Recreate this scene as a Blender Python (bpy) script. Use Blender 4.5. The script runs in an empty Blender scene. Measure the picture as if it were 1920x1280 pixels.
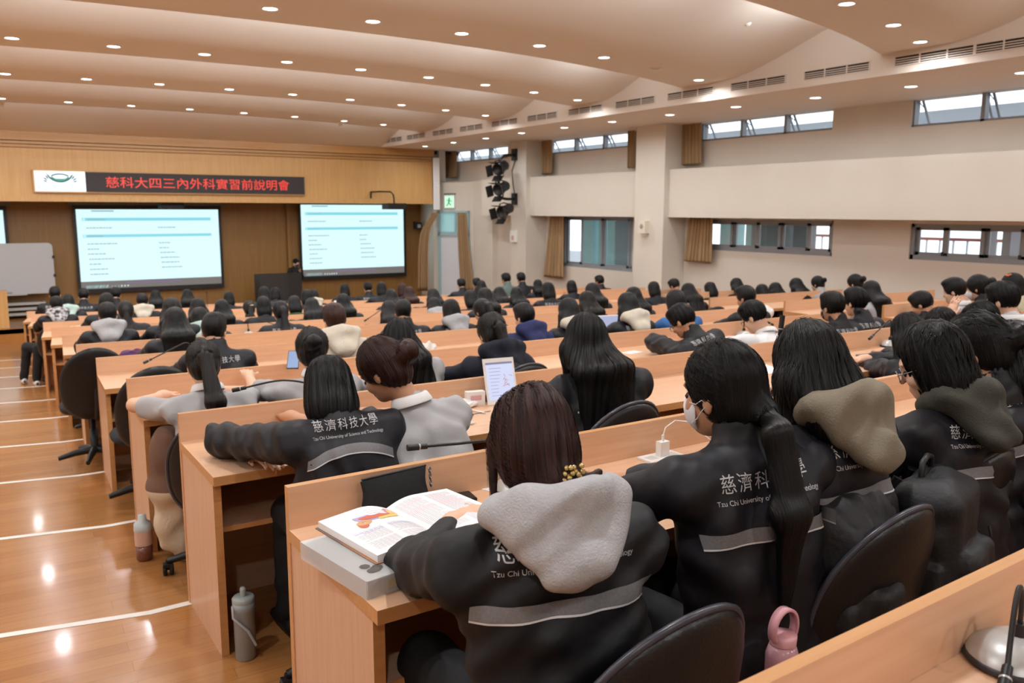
import bpy, bmesh, math, random
import numpy as np
from mathutils import Vector, Matrix
from mathutils.bvhtree import BVHTree

# ------------------------------------------------------------------ camera, world, exposure
scene = bpy.context.scene
COL = scene.collection
F_PX, PITCH, ROLL, YAW = 1583.3288, 0.1541, 0.0020, 0.5830
CAM = np.array([-0.7324, -2.2853, 1.6499])
FW = np.array([math.sin(YAW)*math.cos(PITCH), math.cos(YAW)*math.cos(PITCH), -math.sin(PITCH)])
_rt = np.array([math.cos(YAW), -math.sin(YAW), 0.0]); _up = np.cross(_rt, FW)
RT = _rt*math.cos(ROLL)+_up*math.sin(ROLL); UP = -_rt*math.sin(ROLL)+_up*math.cos(ROLL)
cam_data = bpy.data.cameras.new('camera'); cam = bpy.data.objects.new('camera', cam_data); COL.objects.link(cam)
cam.matrix_world = Matrix(((RT[0], UP[0], -FW[0], CAM[0]), (RT[1], UP[1], -FW[1], CAM[1]), (RT[2], UP[2], -FW[2], CAM[2]), (0, 0, 0, 1)))
cam_data.sensor_width = 36.0; cam_data.lens = F_PX*36.0/1920.0; cam_data.clip_start = 0.05; cam_data.clip_end = 200
cam_data.dof.use_dof = True; cam_data.dof.focus_distance = 2.4; cam_data.dof.aperture_fstop = 5.6
scene.camera = cam
scene.view_settings.view_transform = 'Standard'; scene.view_settings.look = 'None'
scene.view_settings.exposure = 0.28; scene.view_settings.gamma = 1.0
scene.cycles.use_denoising = True
scene.cycles.max_bounces = 8; scene.cycles.diffuse_bounces = 5; scene.cycles.transparent_max_bounces = 8
scene.cycles.sample_clamp_indirect = 4.0; scene.cycles.caustics_reflective = False; scene.cycles.caustics_refractive = False
world = bpy.data.worlds.new('overcast_sky'); scene.world = world; world.use_nodes = True
world.node_tree.nodes['Background'].inputs[0].default_value = (0.80, 0.90, 1.0, 1)
world.node_tree.nodes['Background'].inputs[1].default_value = 2.4
LAMP_COL = (0.95, 0.985, 1.0)
LAMP_W = 10.5          # watts of one ceiling downlight
rng = random.Random(7)

def ray(px, py): return FW + RT*((px-960)/F_PX) - UP*((py-640)/F_PX)
def atx(px, py, x): d = ray(px, py); return CAM + d*((x-CAM[0])/d[0])
def aty(px, py, y): d = ray(px, py); return CAM + d*((y-CAM[1])/d[1])
def atz(px, py, z): d = ray(px, py); return CAM + d*((z-CAM[2])/d[2])

# ------------------------------------------------------------------ helpers: objects
def tag(o, label=None, cat=None, group=None, kind=None):
    if label: o['label'] = label
    if cat: o['category'] = cat
    if group: o['group'] = group
    if kind: o['kind'] = kind
    return o
def empty(name, loc=(0, 0, 0), rz=0.0, label=None, cat=None, group=None):
    o = bpy.data.objects.new(name, None); COL.objects.link(o); o.empty_display_size = 0.1
    o.location = loc; o.rotation_euler = (0, 0, rz)
    return tag(o, label, cat, group)
def copy_tree(o, parent=None):
    c = o.copy(); COL.objects.link(c)
    if parent is not None: c.parent = parent
    for ch in o.children: copy_tree(ch, c)
    return c
def mesh_np(name, V, F, mats=None, smooth=False, midx=None):
    V = np.asarray(V, dtype=np.float32); me = bpy.data.meshes.new(name)
    if isinstance(F, np.ndarray) and F.ndim == 2:
        k = F.shape[1]; nf = F.shape[0]
        me.vertices.add(len(V)); me.vertices.foreach_set('co', V.ravel())
        me.loops.add(nf*k); me.loops.foreach_set('vertex_index', F.astype(np.int32).ravel())
        me.polygons.add(nf); me.polygons.foreach_set('loop_start', np.arange(0, nf*k, k, dtype=np.int32))
        try: me.polygons.foreach_set('loop_total', np.full(nf, k, dtype=np.int32))
        except Exception: pass
    else:
        me.from_pydata(V.tolist(), [], [list(f) for f in F])
    for m in (mats or []): me.materials.append(m)
    if midx is not None: me.polygons.foreach_set('material_index', np.asarray(midx, dtype=np.int32))
    me.polygons.foreach_set('use_smooth', np.full(len(me.polygons), smooth))
    me.update(calc_edges=True); me.validate()
    return me
def obj(name, me, parent=None, loc=None, rot=None):
    o = bpy.data.objects.new(name, me); COL.objects.link(o)
    if parent is not None: o.parent = parent
    if loc is not None: o.location = loc
    if rot is not None: o.rotation_euler = rot
    return o
class MB:
    def __init__(s): s.v = []; s.f = []; s.m = []; s.sm = []
    def add(s, V, F, mi=0, sm=False):
        b = len(s.v); s.v += [tuple(map(float, p)) for p in V]
        for f in F: s.f.append([b+i for i in f]); s.m.append(mi); s.sm.append(sm)
        return s
    def box(s, x0, x1, y0, y1, z0, z1, mi=0, M=None, edge=None):
        V = [(x, y, z) for z in (z0, z1) for y in (y0, y1) for x in (x0, x1)]
        if M is not None: V = [tuple(M @ Vector(p)) for p in V]
        F = [(0, 2, 3, 1), (4, 5, 7, 6), (0, 1, 5, 4), (2, 6, 7, 3), (0, 4, 6, 2), (1, 3, 7, 5)]
        names = ('-z', '+z', '-y', '+y', '-x', '+x')
        for nme, f in zip(names, F): s.add(V, [], 0); s.f.append([len(s.v)-8+i for i in f]); s.m.append(edge[1] if edge and nme in edge[0] else mi); s.sm.append(False)
        return s
    def beam(s, a, b, w, t, mi=0, up=(0, 0, 1)):
        a = Vector(a); b = Vector(b); d = b-a; L = d.length; d.normalize(); u = Vector(up)
        if abs(d.dot(u)) > .99: u = Vector((0, 1, 0))
        x = d.cross(u).normalized(); u = x.cross(d)
        M = Matrix((( x[0], d[0], u[0], a[0]), (x[1], d[1], u[1], a[1]), (x[2], d[2], u[2], a[2]), (0, 0, 0, 1)))
        return s.box(-w/2, w/2, 0, L, -t/2, t/2, mi, M)
    def tube(s, P, r, n=8, mi=0, cap=True):
        P = [Vector(p) for p in P]; R = r if hasattr(r, '__len__') else [r]*len(P); V = []; F = []
        prev = None
        for i, p in enumerate(P):
            d = (P[min(i+1, len(P)-1)]-P[max(i-1, 0)]).normalized()
            if prev is None:
                u = Vector((0, 0, 1)) if abs(d.z) < .9 else Vector((1, 0, 0)); u = (u-d*u.dot(d)).normalized()
            else: u = (prev-d*prev.dot(d)).normalized()
            prev = u; w = d.cross(u)
            for k in range(n):
                a = 2*math.pi*k/n; V.append(p+(u*math.cos(a)+w*math.sin(a))*R[i])
        for i in range(len(P)-1):
            for k in range(n): F.append((i*n+k, i*n+(k+1) % n, (i+1)*n+(k+1) % n, (i+1)*n+k))
        s.add(V, F, mi, True)
        if cap: s.add(V[:n], [tuple(range(n))[::-1]], mi); s.add(V[-n:], [tuple(range(n))], mi)
        return s
    def lathe(s, prof, n=24, c=(0, 0, 0), mi=0, M=None):
        V = []; F = []
        for r, z in prof:
            for k in range(n):
                a = 2*math.pi*k/n; V.append((c[0]+r*math.cos(a), c[1]+r*math.sin(a), c[2]+z))
        if M is not None: V = [tuple(M @ Vector(p)) for p in V]
        for i in range(len(prof)-1):
            for k in range(n): F.append((i*n+k, i*n+(k+1) % n, (i+1)*n+(k+1) % n, (i+1)*n+k))
        s.add(V, F, mi, True)
        if prof[0][0] > 1e-5: s.add(V[:n], [tuple(range(n))[::-1]], mi)
        if prof[-1][0] > 1e-5: s.add(V[-n:], [tuple(range(n))], mi)
        return s
    def grid(s, P, mi=0, sm=True, flip=False):
        nu = len(P); nv = len(P[0]); V = [p for row in P for p in row]; F = []
        for i in range(nu-1):
            for j in range(nv-1):
                f = (i*nv+j, i*nv+j+1, (i+1)*nv+j+1, (i+1)*nv+j); F.append(f[::-1] if flip else f)
        return s.add(V, F, mi, sm)
    def prism(s, poly, z0, z1, mi=0):
        n = len(poly); V = [(x, y, z0) for x, y in poly]+[(x, y, z1) for x, y in poly]
        F = [tuple(range(n))[::-1], tuple(range(n, 2*n))]+[(i, (i+1) % n, n+(i+1) % n, n+i) for i in range(n)]
        return s.add(V, F, mi)
    def build(s, name, mats, parent=None, loc=None, rot=None, bevel=0, seg=2):
        me = mesh_np(name, s.v, s.f, mats if isinstance(mats, (list, tuple)) else [mats])
        me.polygons.foreach_set('material_index', np.array(s.m, dtype=np.int32)) if len(s.m) == len(me.polygons) else None
        if len(s.sm) == len(me.polygons): me.polygons.foreach_set('use_smooth', np.array(s.sm))
        o = obj(name, me, parent, loc, rot)
        if bevel:
            b = o.modifiers.new('b', 'BEVEL'); b.width = bevel; b.segments = seg; b.limit_method = 'ANGLE'; b.angle_limit = .7; b.use_clamp_overlap = True
        return o

# ------------------------------------------------------------------ helpers: materials
def lin(c):
    if isinstance(c, str): c = [int(c[i:i+2], 16)/255 for i in (0, 2, 4)]
    return tuple((v/12.92 if v <= .04045 else ((v+.055)/1.055)**2.4) for v in c)
MATS = {}
def mat(name, col, rough=.5, metal=0.0, var=0.0, scale=8.0, stretch=(1, 1, 1), bump=0.0, bscale=None, spec=.5, coat=0.0, sheen=0.0, emit=None, estr=0.0, col2=None, alpha=1.0, trans=0.0, coords='Object', detail=3.0):
    if name in MATS: return MATS[name]
    m = bpy.data.materials.new(name); m.use_nodes = True; nt = m.node_tree; N = nt.nodes; L = nt.links
    b = N['Principled BSDF']; c = lin(col); b.inputs['Base Color'].default_value = (*c, 1)
    b.inputs['Roughness'].default_value = rough; b.inputs['Metallic'].default_value = metal
    b.inputs['Specular IOR Level'].default_value = spec; b.inputs['Coat Weight'].default_value = coat; b.inputs['Coat Roughness'].default_value = .12
    if sheen: b.inputs['Sheen Weight'].default_value = sheen; b.inputs['Sheen Roughness'].default_value = .5
    if emit is not None: b.inputs['Emission Color'].default_value = (*lin(emit), 1); b.inputs['Emission Strength'].default_value = estr
    b.inputs['Alpha'].default_value = alpha; b.inputs['Transmission Weight'].default_value = trans
    if var or bump or col2:
        tc = N.new('ShaderNodeTexCoord'); mp = N.new('ShaderNodeMapping'); L.new(tc.outputs[coords], mp.inputs[0]); mp.inputs['Scale'].default_value = stretch
        nz = N.new('ShaderNodeTexNoise'); nz.inputs['Scale'].default_value = scale; nz.inputs['Detail'].default_value = detail; L.new(mp.outputs[0], nz.inputs['Vector'])
        if var or col2:
            rp = N.new('ShaderNodeMix'); rp.data_type = 'RGBA'
            c2 = lin(col2) if col2 else tuple(v*(1-var) for v in c); c1 = c if col2 else tuple(min(1, v*(1+var)) for v in c)
            rp.inputs[6].default_value = (*c1, 1); rp.inputs[7].default_value = (*c2, 1)
            mr = N.new('ShaderNodeMapRange'); mr.inputs[1].default_value = .3; mr.inputs[2].default_value = .7; L.new(nz.outputs[0], mr.inputs[0])
            L.new(mr.outputs[0], rp.inputs[0]); L.new(rp.outputs[2], b.inputs['Base Color'])
        if bump:
            n2 = nz
            if bscale:
                n2 = N.new('ShaderNodeTexNoise'); n2.inputs['Scale'].default_value = bscale; n2.inputs['Detail'].default_value = 2; L.new(mp.outputs[0], n2.inputs['Vector'])
            bp = N.new('ShaderNodeBump'); bp.inputs['Strength'].default_value = bump; bp.inputs['Distance'].default_value = .01
            L.new(n2.outputs[0], bp.inputs['Height']); L.new(bp.outputs[0], b.inputs['Normal'])
    MATS[name] = m; return m
def hair_mat(name, col, streak):
    if name in MATS: return MATS[name]
    m = bpy.data.materials.new(name); m.use_nodes = True; nt = m.node_tree; N = nt.nodes; L = nt.links; b = N['Principled BSDF']
    tc = N.new('ShaderNodeTexCoord'); sp = N.new('ShaderNodeSeparateXYZ'); L.new(tc.outputs['Object'], sp.inputs[0])
    at = N.new('ShaderNodeMath'); at.operation = 'ARCTAN2'; L.new(sp.outputs[0], at.inputs[0]); L.new(sp.outputs[1], at.inputs[1])
    cb = N.new('ShaderNodeCombineXYZ')
    m1 = N.new('ShaderNodeMath'); m1.operation = 'MULTIPLY'; m1.inputs[1].default_value = 16; L.new(at.outputs[0], m1.inputs[0])
    m2 = N.new('ShaderNodeMath'); m2.operation = 'MULTIPLY'; m2.inputs[1].default_value = 6; L.new(sp.outputs[2], m2.inputs[0])
    L.new(m1.outputs[0], cb.inputs[0]); L.new(m2.outputs[0], cb.inputs[1])
    nz = N.new('ShaderNodeTexNoise'); nz.inputs['Scale'].default_value = 1.6; nz.inputs['Detail'].default_value = 5; L.new(cb.outputs[0], nz.inputs['Vector'])
    mr = N.new('ShaderNodeMapRange'); mr.inputs[1].default_value = .35; mr.inputs[2].default_value = .7; L.new(nz.outputs[0], mr.inputs[0])
    mx = N.new('ShaderNodeMix'); mx.data_type = 'RGBA'; mx.inputs[6].default_value = (*lin(col), 1); mx.inputs[7].default_value = (*lin(streak), 1)
    L.new(mr.outputs[0], mx.inputs[0]); L.new(mx.outputs[2], b.inputs['Base Color'])
    bp = N.new('ShaderNodeBump'); bp.inputs['Strength'].default_value = .8; bp.inputs['Distance'].default_value = .006; L.new(nz.outputs[0], bp.inputs['Height']); L.new(bp.outputs[0], b.inputs['Normal'])
    b.inputs['Roughness'].default_value = .38; b.inputs['Specular IOR Level'].default_value = .25
    MATS[name] = m; return m
def wood(name, c1, c2, stretch=(1.2, 26, 26), rough=.35, coat=.0, scale=2.2):
    return mat(name, c1, rough=rough, col2=c2, scale=scale, stretch=stretch, coat=coat, detail=4)

M_DESK = wood('beech_laminate', 'DDB493', 'D4A886')
M_EDGE = wood('beech_edge_band', 'C99460', 'BE8752')
M_SIDE = wood('beech_panel', 'D5AC8D', 'CBA081', stretch=(26, 26, 1.2))
M_HEAD = wood('header_veneer', 'CBA067', 'C1955B', stretch=(9, 9, .5), rough=.4)
M_STAGEW = wood('stage_veneer', '8F6A37', '855F2F', stretch=(9, 9, .5), rough=.45)
M_WALL = mat('cream_paint', 'D3CCC1', rough=.7, var=.02, scale=1.5)
M_WALL2 = mat('warm_paint', 'D1C8BD', rough=.7, var=.02, scale=1.5)
M_CEIL = mat('ceiling_paint', 'DFDAD3', rough=.8, var=.015, scale=.8)
M_SOFF = mat('soffit_paint', 'DAD0C6', rough=.75)
M_BLACK = mat('black_plastic', '141315', rough=.45)
M_VINYL = mat('black_vinyl', '0C0B0E', rough=.34, bump=.12, scale=120, spec=.45)
M_FABRIC = mat('black_upholstery', '161517', rough=.85, bump=.2, scale=300)
M_STEEL = mat('grey_metal', '8A8C90', rough=.35, metal=.8)
M_ALU = mat('window_alu', '8B8E93', rough=.45, metal=.2)
M_WHITE = mat('white_plastic', 'E9E8E6', rough=.4)
M_SILVER = mat('silver_plastic', 'B9B9B8', rough=.35, metal=.25)
M_TAPE = mat('white_tape', 'E6E2DC', rough=.5)

# ------------------------------------------------------------------ room layout (metres; origin = front left foot of the nearest full desk row)
PIT, DROP, SK, A0, A1 = 1.534, 0.1063, 0.0195, 0.0075, -0.0189
H_UP, D_DESK, H_TOP = 0.876, 0.614, 0.75
def base(n): return Vector((SK*n*PIT, n*PIT, -n*DROP))
def ang(n): return A0+A1*n
def W(n, lx, ly, lz=0.0):
    a = ang(n); b = base(n); return Vector((b.x+lx*math.cos(a)-ly*math.sin(a), b.y+lx*math.sin(a)+ly*math.cos(a), b.z+lz))
XW, XB, ZS, YH = 11.5, 9.05, 3.30, 19.0     # window wall, bulkhead face, soffit height, stage header
ZF = -11*DROP                                # flat floor in front of the stage
ZSTG, YR = -0.87, 18.4                       # stage top, stage riser
XL, YB = -9.0, -5.2                          # left wall, back wall

def floor_mat():
    m = bpy.data.materials.new('varnished_plank_floor'); m.use_nodes = True; nt = m.node_tree; N = nt.nodes; L = nt.links; b = N['Principled BSDF']
    tc = N.new('ShaderNodeTexCoord'); mp = N.new('ShaderNodeMapping'); L.new(tc.outputs['Object'], mp.inputs[0]); mp.inputs['Rotation'].default_value = (0, 0, .05)
    bk = N.new('ShaderNodeTexBrick'); L.new(mp.outputs[0], bk.inputs[0]); bk.inputs['Scale'].default_value = 1.0
    bk.inputs['Brick Width'].default_value = .9; bk.inputs['Row Height'].default_value = .085; bk.inputs['Mortar Size'].default_value = .0012; bk.offset = .37
    bk.inputs['Color1'].default_value = (*lin('AC7846'), 1); bk.inputs['Color2'].default_value = (*lin('9E6A3A'), 1); bk.inputs['Mortar'].default_value = (*lin('8A5A2C'), 1)
    m2 = N.new('ShaderNodeMapping'); L.new(tc.outputs['Object'], m2.inputs[0]); m2.inputs['Scale'].default_value = (1.5, 30, 1)
    nz = N.new('ShaderNodeTexNoise'); nz.inputs['Scale'].default_value = 2.0; nz.inputs['Detail'].default_value = 4; L.new(m2.outputs[0], nz.inputs[0])
    mx = N.new('ShaderNodeMix'); mx.data_type = 'RGBA'; mx.blend_type = 'MULTIPLY'; mx.inputs[0].default_value = .35; L.new(bk.outputs[0], mx.inputs[6])
    mr = N.new('ShaderNodeMapRange'); mr.inputs[1].default_value = .3; mr.inputs[2].default_value = .7; mr.inputs[3].default_value = .72; mr.inputs[4].default_value = 1.1; L.new(nz.outputs[0], mr.inputs[0])
    L.new(mr.outputs[0], mx.inputs[7]); L.new(mx.outputs[2], b.inputs['Base Color'])
    n3 = N.new('ShaderNodeTexNoise'); n3.inputs['Scale'].default_value = 3.5; n3.inputs['Detail'].default_value = 3; L.new(tc.outputs['Object'], n3.inputs[0])
    bp = N.new('ShaderNodeBump'); bp.inputs['Strength'].default_value = .10; bp.inputs['Distance'].default_value = .03; L.new(n3.outputs[0], bp.inputs['Height']); L.new(bp.outputs[0], b.inputs['Normal'])
    b.inputs['Roughness'].default_value = .21; b.inputs['Specular IOR Level'].default_value = .5; b.inputs['Coat Weight'].default_value = .3; b.inputs['Coat Roughness'].default_value = .08
    return m
M_FLOOR = floor_mat()
def nose(n, left=XL-.3):
    P = [(W(n, 13.2, 0).x, W(n, 13.2, 0).y), (W(n, 0, 0).x, W(n, 0, 0).y)]
    k = W(n, -.17, -.004); P.append((k.x, k.y)); d = left-k.x; P.append((left, k.y-d*.215 if n < 11 else k.y)); return P
b = MB()
for n in range(-3, 11):
    hi = nose(n); lo = nose(n-1) if n > -3 else [(13.2, YB-.3), (0, YB-.3), (-.17, YB-.3), (XL-.3, YB-.3)]
    z = -n*DROP
    for (p, q), (r, s) in zip(zip(hi, hi[1:]), zip(lo, lo[1:])):
        b.add([(q[0], q[1], z), (s[0], s[1], z), (r[0], r[1], z), (p[0], p[1], z)], [(0, 1, 2, 3)])
        b.add([(q[0], q[1], z), (p[0], p[1], z), (p[0], p[1], z-DROP), (q[0], q[1], z-DROP)], [(0, 1, 2, 3)])
hi = nose(10)
for p, q in zip(hi, hi[1:]): b.add([(q[0], YR, ZF), (q[0], q[1], ZF), (p[0], p[1], ZF), (p[0], YR, ZF)], [(0, 1, 2, 3)])
tag(b.build('floor', M_FLOOR), kind='structure')
for n in range(-2, 11):                      # white strip along each step edge of the aisle
    a, k, l = nose(n)[1:]; z = -n*DROP; t = MB(); w = .042
    dl = Vector((l[0]-k[0], l[1]-k[1])).normalized(); e = (k[0]+dl.x*3.2, k[1]+dl.y*3.2); a = (a[0]+.12, a[1])
    for p, q in ((a, k), (k, e)):
        t.add([(p[0], p[1]-w, z+.0015), (p[0], p[1], z+.0015), (q[0], q[1], z+.0015), (q[0], q[1]-w, z+.0015)], [(0, 1, 2, 3)])
    tag(t.build('trim_%d' % (n+3), M_TAPE), kind='structure')

# ---- vaulted ceiling: saw-tooth waves, lamps at the low flat end of each wave
YK = [-3.2, 0.0, 3.2, 6.65, 9.5, 12.5, 15.7]
def bow(x): return .035*(x-3.5)**2 if x > 3.5 else .018*(x-3.5)**2
def vz(s, L=3.1):                            # height at distance s towards the camera from a wave's low tip
    t = min(max((s-.85)/(L-.85), 0), 1.15); return 3.56+.56*(t*t*(3-2*min(t, 1)) if t < 1 else 1)
b = MB(); XS = np.linspace(XL-.2, XB+.1, 40)
for i, y in enumerate(YK):
    L = (y-YK[i-1]) if i else 3.2
    S = np.concatenate([np.linspace(0, .8, 4), np.linspace(.95, L+.02, 12)])
    b.grid([[(x, y+bow(x)-s, vz(s, L)) for s in S] for x in XS], 0, True)
    b.grid([[(x, y+bow(x), z) for z in (3.56, 3.62, 4.2)] for x in XS], 0, False)          # riser behind the tip
yl = YK[-1]
b.grid([[(x, (yl+bow(x))*(1-t)+(YH+.05)*t, 4.14-(4.14-3.27)*(t**.8)) for t in np.linspace(0, 1, 10)] for x in XS], 0, True, True)
b.grid([[(x, y, 4.14) for y in (YB-.2, YK[0]-3.1+bow(x))] for x in XS], 0, False)
tag(b.build('ceiling', M_CEIL), kind='structure')
b = MB().box(XB, XW+.2, YB-.2, 20.9, ZS, ZS+.06).box(XB, XB+.12, YB-.2, 20.9, ZS+.06, 4.4).box(XB+.1, XW+.2, YB-.2, 20.9, 4.3, 4.4)
tag(b.build('trim_20', M_SOFF, bevel=.01), kind='structure')
tag(MB().box(XL-.2, XB+.1, YB-.2, 20.9, 4.4, 4.5).build('trim_21', M_CEIL), kind='structure')

# ---- window wall with openings
def win(px0, px1, z0, z1): return (float(atx(px1, 300, XW)[1]), float(atx(px0, 300, XW)[1]), z0, z1)
LOW = [win(1057, 1190, .33, 1.52), (win(1337, 1570, .90, 1.49)[0], win(1300, 1570, 0, 0)[1], .90, 1.49), (2.6, win(1717, 1919, 0, 0)[1], .92, 1.46)]
HIGH = [(win(852, 952, 0, 0)[0], win(848, 952, 0, 0)[1], 2.99, 3.295), (win(1033, 1180, 0, 0)[0]-.12, win(1026, 1180, 0, 0)[1], 2.99, 3.295),
        (win(1312, 1557, 0, 0)[0], win(1312, 1557, 0, 0)[1], 2.97, 3.295), (2.2, win(1703, 1919, 0, 0)[1], 2.9, 3.295)]
def holed(y0, y1, z0, z1, holes, x0, x1, b):
    ys = sorted({y0, y1, *[h[0] for h in holes], *[h[1] for h in holes]}); zs = sorted({z0, z1, *[h[2] for h in holes], *[h[3] for h in holes]})
    for ya, yb in zip(ys, ys[1:]):
        for za, zb in zip(zs, zs[1:]):
            c = ((ya+yb)/2, (za+zb)/2)
            if not any(h[0] < c[0] < h[1] and h[2] < c[1] < h[3] for h in holes): b.box(x0, x1, ya, yb, za, zb)
b = MB(); YC = 20.9
holed(YB, YC, -1.4, ZS+.02, LOW+HIGH, XW, XW+.22, b)
tag(b.build('wall_right', M_WALL2), kind='structure')
b = MB()                                     # projecting columns and the spandrel boxes between the two window bands
XC, XBD = 10.9, 11.02
def ycx(px, x): return float(atx(px, 400, x)[1])
CO = [(ycx(986, XC), ycx(958, XC)), (ycx(1244, XC), ycx(1190, XC))]
for y0, y1 in CO: b.box(XC, XW+.02, y0, y1, -1.4, ZS+.02)
tag(b.build('pillar_right', M_WALL), kind='structure')
b = MB()
for y0, y1 in ((YB, CO[1][0]), (CO[1][1], CO[0][0]), (CO[0][1], 17.0)):
    b.box(XBD, XW+.02, y0, y1, 1.52, 2.44)
tag(b.build('beam_right', M_WALL, bevel=.008), kind='structure')
# angled exit wall between window wall and stage header
PA = Vector((10.93, 19.05)); PB = Vector((11.40, 17.95))
b = MB()
ew = (PB-PA); ewl = ew.length; ewd = ew.normalized(); ewn = Vector((ewd.y, -ewd.x))      # ewn points into the room
if ewn.x > 0: ewn = -ewn
def EW(u, d, z): p = PA+ewd*u+ewn*d; return (p.x, p.y, z)
EA = math.atan2(ewd.y, ewd.x)
def ebox(b, u0, u1, d0, d1, z0, z1, mi=0):
    V = [EW(u, d, z) for z in (z0, z1) for d in (d0, d1) for u in (u0, u1)]
    return b.add(V, [(0, 2, 3, 1), (4, 5, 7, 6), (0, 1, 5, 4), (2, 6, 7, 3), (0, 4, 6, 2), (1, 3, 7, 5)], mi)
def eu(px):                                   # distance along the exit wall seen at pixel column px
    d = ray(px, 420); A = np.array([[d[0], -ewd.x], [d[1], -ewd.y]]); s = np.linalg.solve(A, np.array([PA.x-CAM[0], PA.y-CAM[1]])); return float(s[1])
u0, u1 = eu(823), eu(881)
ebox(b, -.3, u0, 0, -.2, -1.4, 2.44); ebox(b, u1, ewl, 0, -.2, -1.4, 2.44); ebox(b, u0, u1, 0, -.2, 1.63, 2.44)
b.add([(10.7, 19.3, 2.44), (10.9, 18.95, 2.44), (11.4, 17.9, 2.44), (11.6, 17.9, 2.44), (11.6, 19.3, 2.44)], [(0, 1, 2, 3, 4)])
b.box(11.35, 11.55, 17.0, 17.98, -1.4, 2.44)
tag(b.build('wall_exit', M_WALL), kind='structure')
# other walls (out of view, close the room)
tag(MB().box(XL-.2, XL, YB-.2, 20.9, -1.4, 4.5).build('wall_left', M_WALL), kind='structure')
tag(MB().box(XL-.2, XW+.2, YB-.2, YB, -1.4, 4.5).build('wall_back', M_WALL), kind='structure')

# ---- windows
M_GLASS = mat('window_glass', 'EAF4F6', rough=.03, alpha=.16, spec=.6)
M_GLASSD = mat('tinted_glass', '8FAAB2', rough=.04, alpha=.22, spec=.6)
wn = 0
def low_window(y0, y1, z0, z1, seams, tint):
    global wn; wn += 1
    w = empty('window_%d' % wn, (XW+.08, 0, 0)); tag(w, kind='structure')
    f = MB(); t = .05
    f.box(-.05, .06, y0, y1, z0, z0+t+.02).box(-.05, .06, y0, y1, z1-t, z1).box(-.05, .06, y0, y0+t, z0, z1).box(-.05, .06, y1-t, y1, z0, z1)
    f.build('frame', M_ALU, w)
    ys = [y1-t]+[y1-(y1-y0)*s for s in seams]+[y0+t]
    for i, (a, c) in enumerate(zip(ys, ys[1:])):
        x = -.02 if i % 2 else .02
        s = MB(); q = .055
        s.box(x-.018, x+.018, c, a, z0+.06, z0+.06+q).box(x-.018, x+.018, c, a, z1-.04-q, z1-.04).box(x-.018, x+.018, c, c+q, z0+.06, z1-.04).box(x-.018, x+.018, a-q, a, z0+.06, z1-.04)
        so = s.build('sash', M_ALU, w)
        MB().box(x-.003, x+.003, c+q*.8, a-q*.8, z0+.06+q*.8, z1-.04-q*.8).build('pane', M_GLASSD if i in tint else M_GLASS, so)
        if i % 2 == 0: MB().box(x-.05, x-.015, c-.01, c+.05, z0+.07, z0+.13).build('latch', M_BLACK, so)
low_window(*LOW[0], (.26, .57, .92), (1, 2, 3)); low_window(*LOW[1], (.12, .32, .50, .66, .84), (0, 3, 4)); low_window(*LOW[2], (.2, .42, .62, .82), (1,))
def high_window(y0, y1, z0, z1, k):
    global wn; wn += 1
    w = empty('window_%d' % wn, (XW+.1, 0, 0)); tag(w, kind='structure')
    f = MB(); n = k; dy = (y1-y0)/n
    f.box(-.06, .06, y0, y1, z0, z0+.035)
    for i in range(n+1):
        y = y0+dy*i; f.box(-.06, .05, max(y0, y-.028), min(y1, y+.028), z0, z1)
    f.build('frame', M_ALU, w)
    for i in range(n):                        # awning sashes hinged at the top, pushed open to the outside
        a = y0+dy*i+.035; c = y0+dy*(i+1)-.035
        R = Matrix.Translation((0.02, 0, z1+.12)) @ Matrix.Rotation(math.radians(-33), 4, 'Y')
        h = (z1+.12-z0)*1.08; s = MB()
        s.box(-.012, .012, a, c, -h, -h+.035, 0, R).box(-.012, .012, a, a+.032, -h, 0, 0, R).box(-.012, .012, c-.032, c, -h, 0, 0, R)
        so = s.build('sash', M_ALU, w)
        MB().box(-.003, .003, a+.03, c-.03, -h+.03, 0, 0, R).build('pane', M_GLASS, so)
        q = MB().tube([(0, a+.01, z0+.05), (.1, a+.012, z0+.16), (.19, a+.02, z1-.04)], .009, 6).tube([(0, c-.01, z1-.02), (.12, c-.012, z1-.09)], .008, 6)
        q.build('stay_arm', M_STEEL, so)
high_window(*HIGH[0], 3); high_window(*HIGH[1], 3); high_window(*HIGH[2], 3); high_window(*HIGH[3], 3)

# ---- outside the windows
M_GRAN = mat('granite_parapet', '9BA0A8', rough=.8, var=.22, scale=90)
M_TEAL = mat('teal_tile', '8CC4C6', rough=.35, var=.08, scale=4)
tag(MB().box(13.6, 13.9, -6, 24, 3.0, 3.36).build('exterior_parapet', M_GRAN), kind='structure')
e = MB().box(12.2, 16.5, -6, 26, -1.6, -1.5).box(12.2, 14.2, -6, 26, 2.3, 2.5)
tag(e.build('exterior_slab', mat('grey_concrete', '8E9399', rough=.8, var=.06, scale=3)), kind='structure')
M_SLATE = mat('slate_tile', '4A525E', rough=.5, var=.08)
for i, (pa, pb, dk) in enumerate(((1094, 1112, 0), (1122, 1130, 0), (1139, 1153, 0), (1154, 1190, 1), (1350, 1378, 0), (1398, 1409, 0), (1409, 1428, 1), (1437, 1472, 1), (1487, 1512, 1), (1840, 1852, 1), (1880, 1896, 1))):
    y0, y1 = float(atx(pb, 440, 13.0)[1]), float(atx(pa, 440, 13.0)[1])
    o = MB().box(13.0, 13.3, y0, y1, -1.5, 2.3).build('exterior_column', M_SLATE if dk else M_TEAL); tag(o, kind='structure')
tag(MB().box(16.2, 16.4, -6, 26, -1.5, .35).build('exterior_low_wall', mat('pale_render', 'D9DFE4', rough=.8, var=.04)), kind='structure')
r = MB(); y = 2.0
while y < 11: r.box(16.0, 16.04, y, y+.03, .35, 1.1); y += .28
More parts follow.
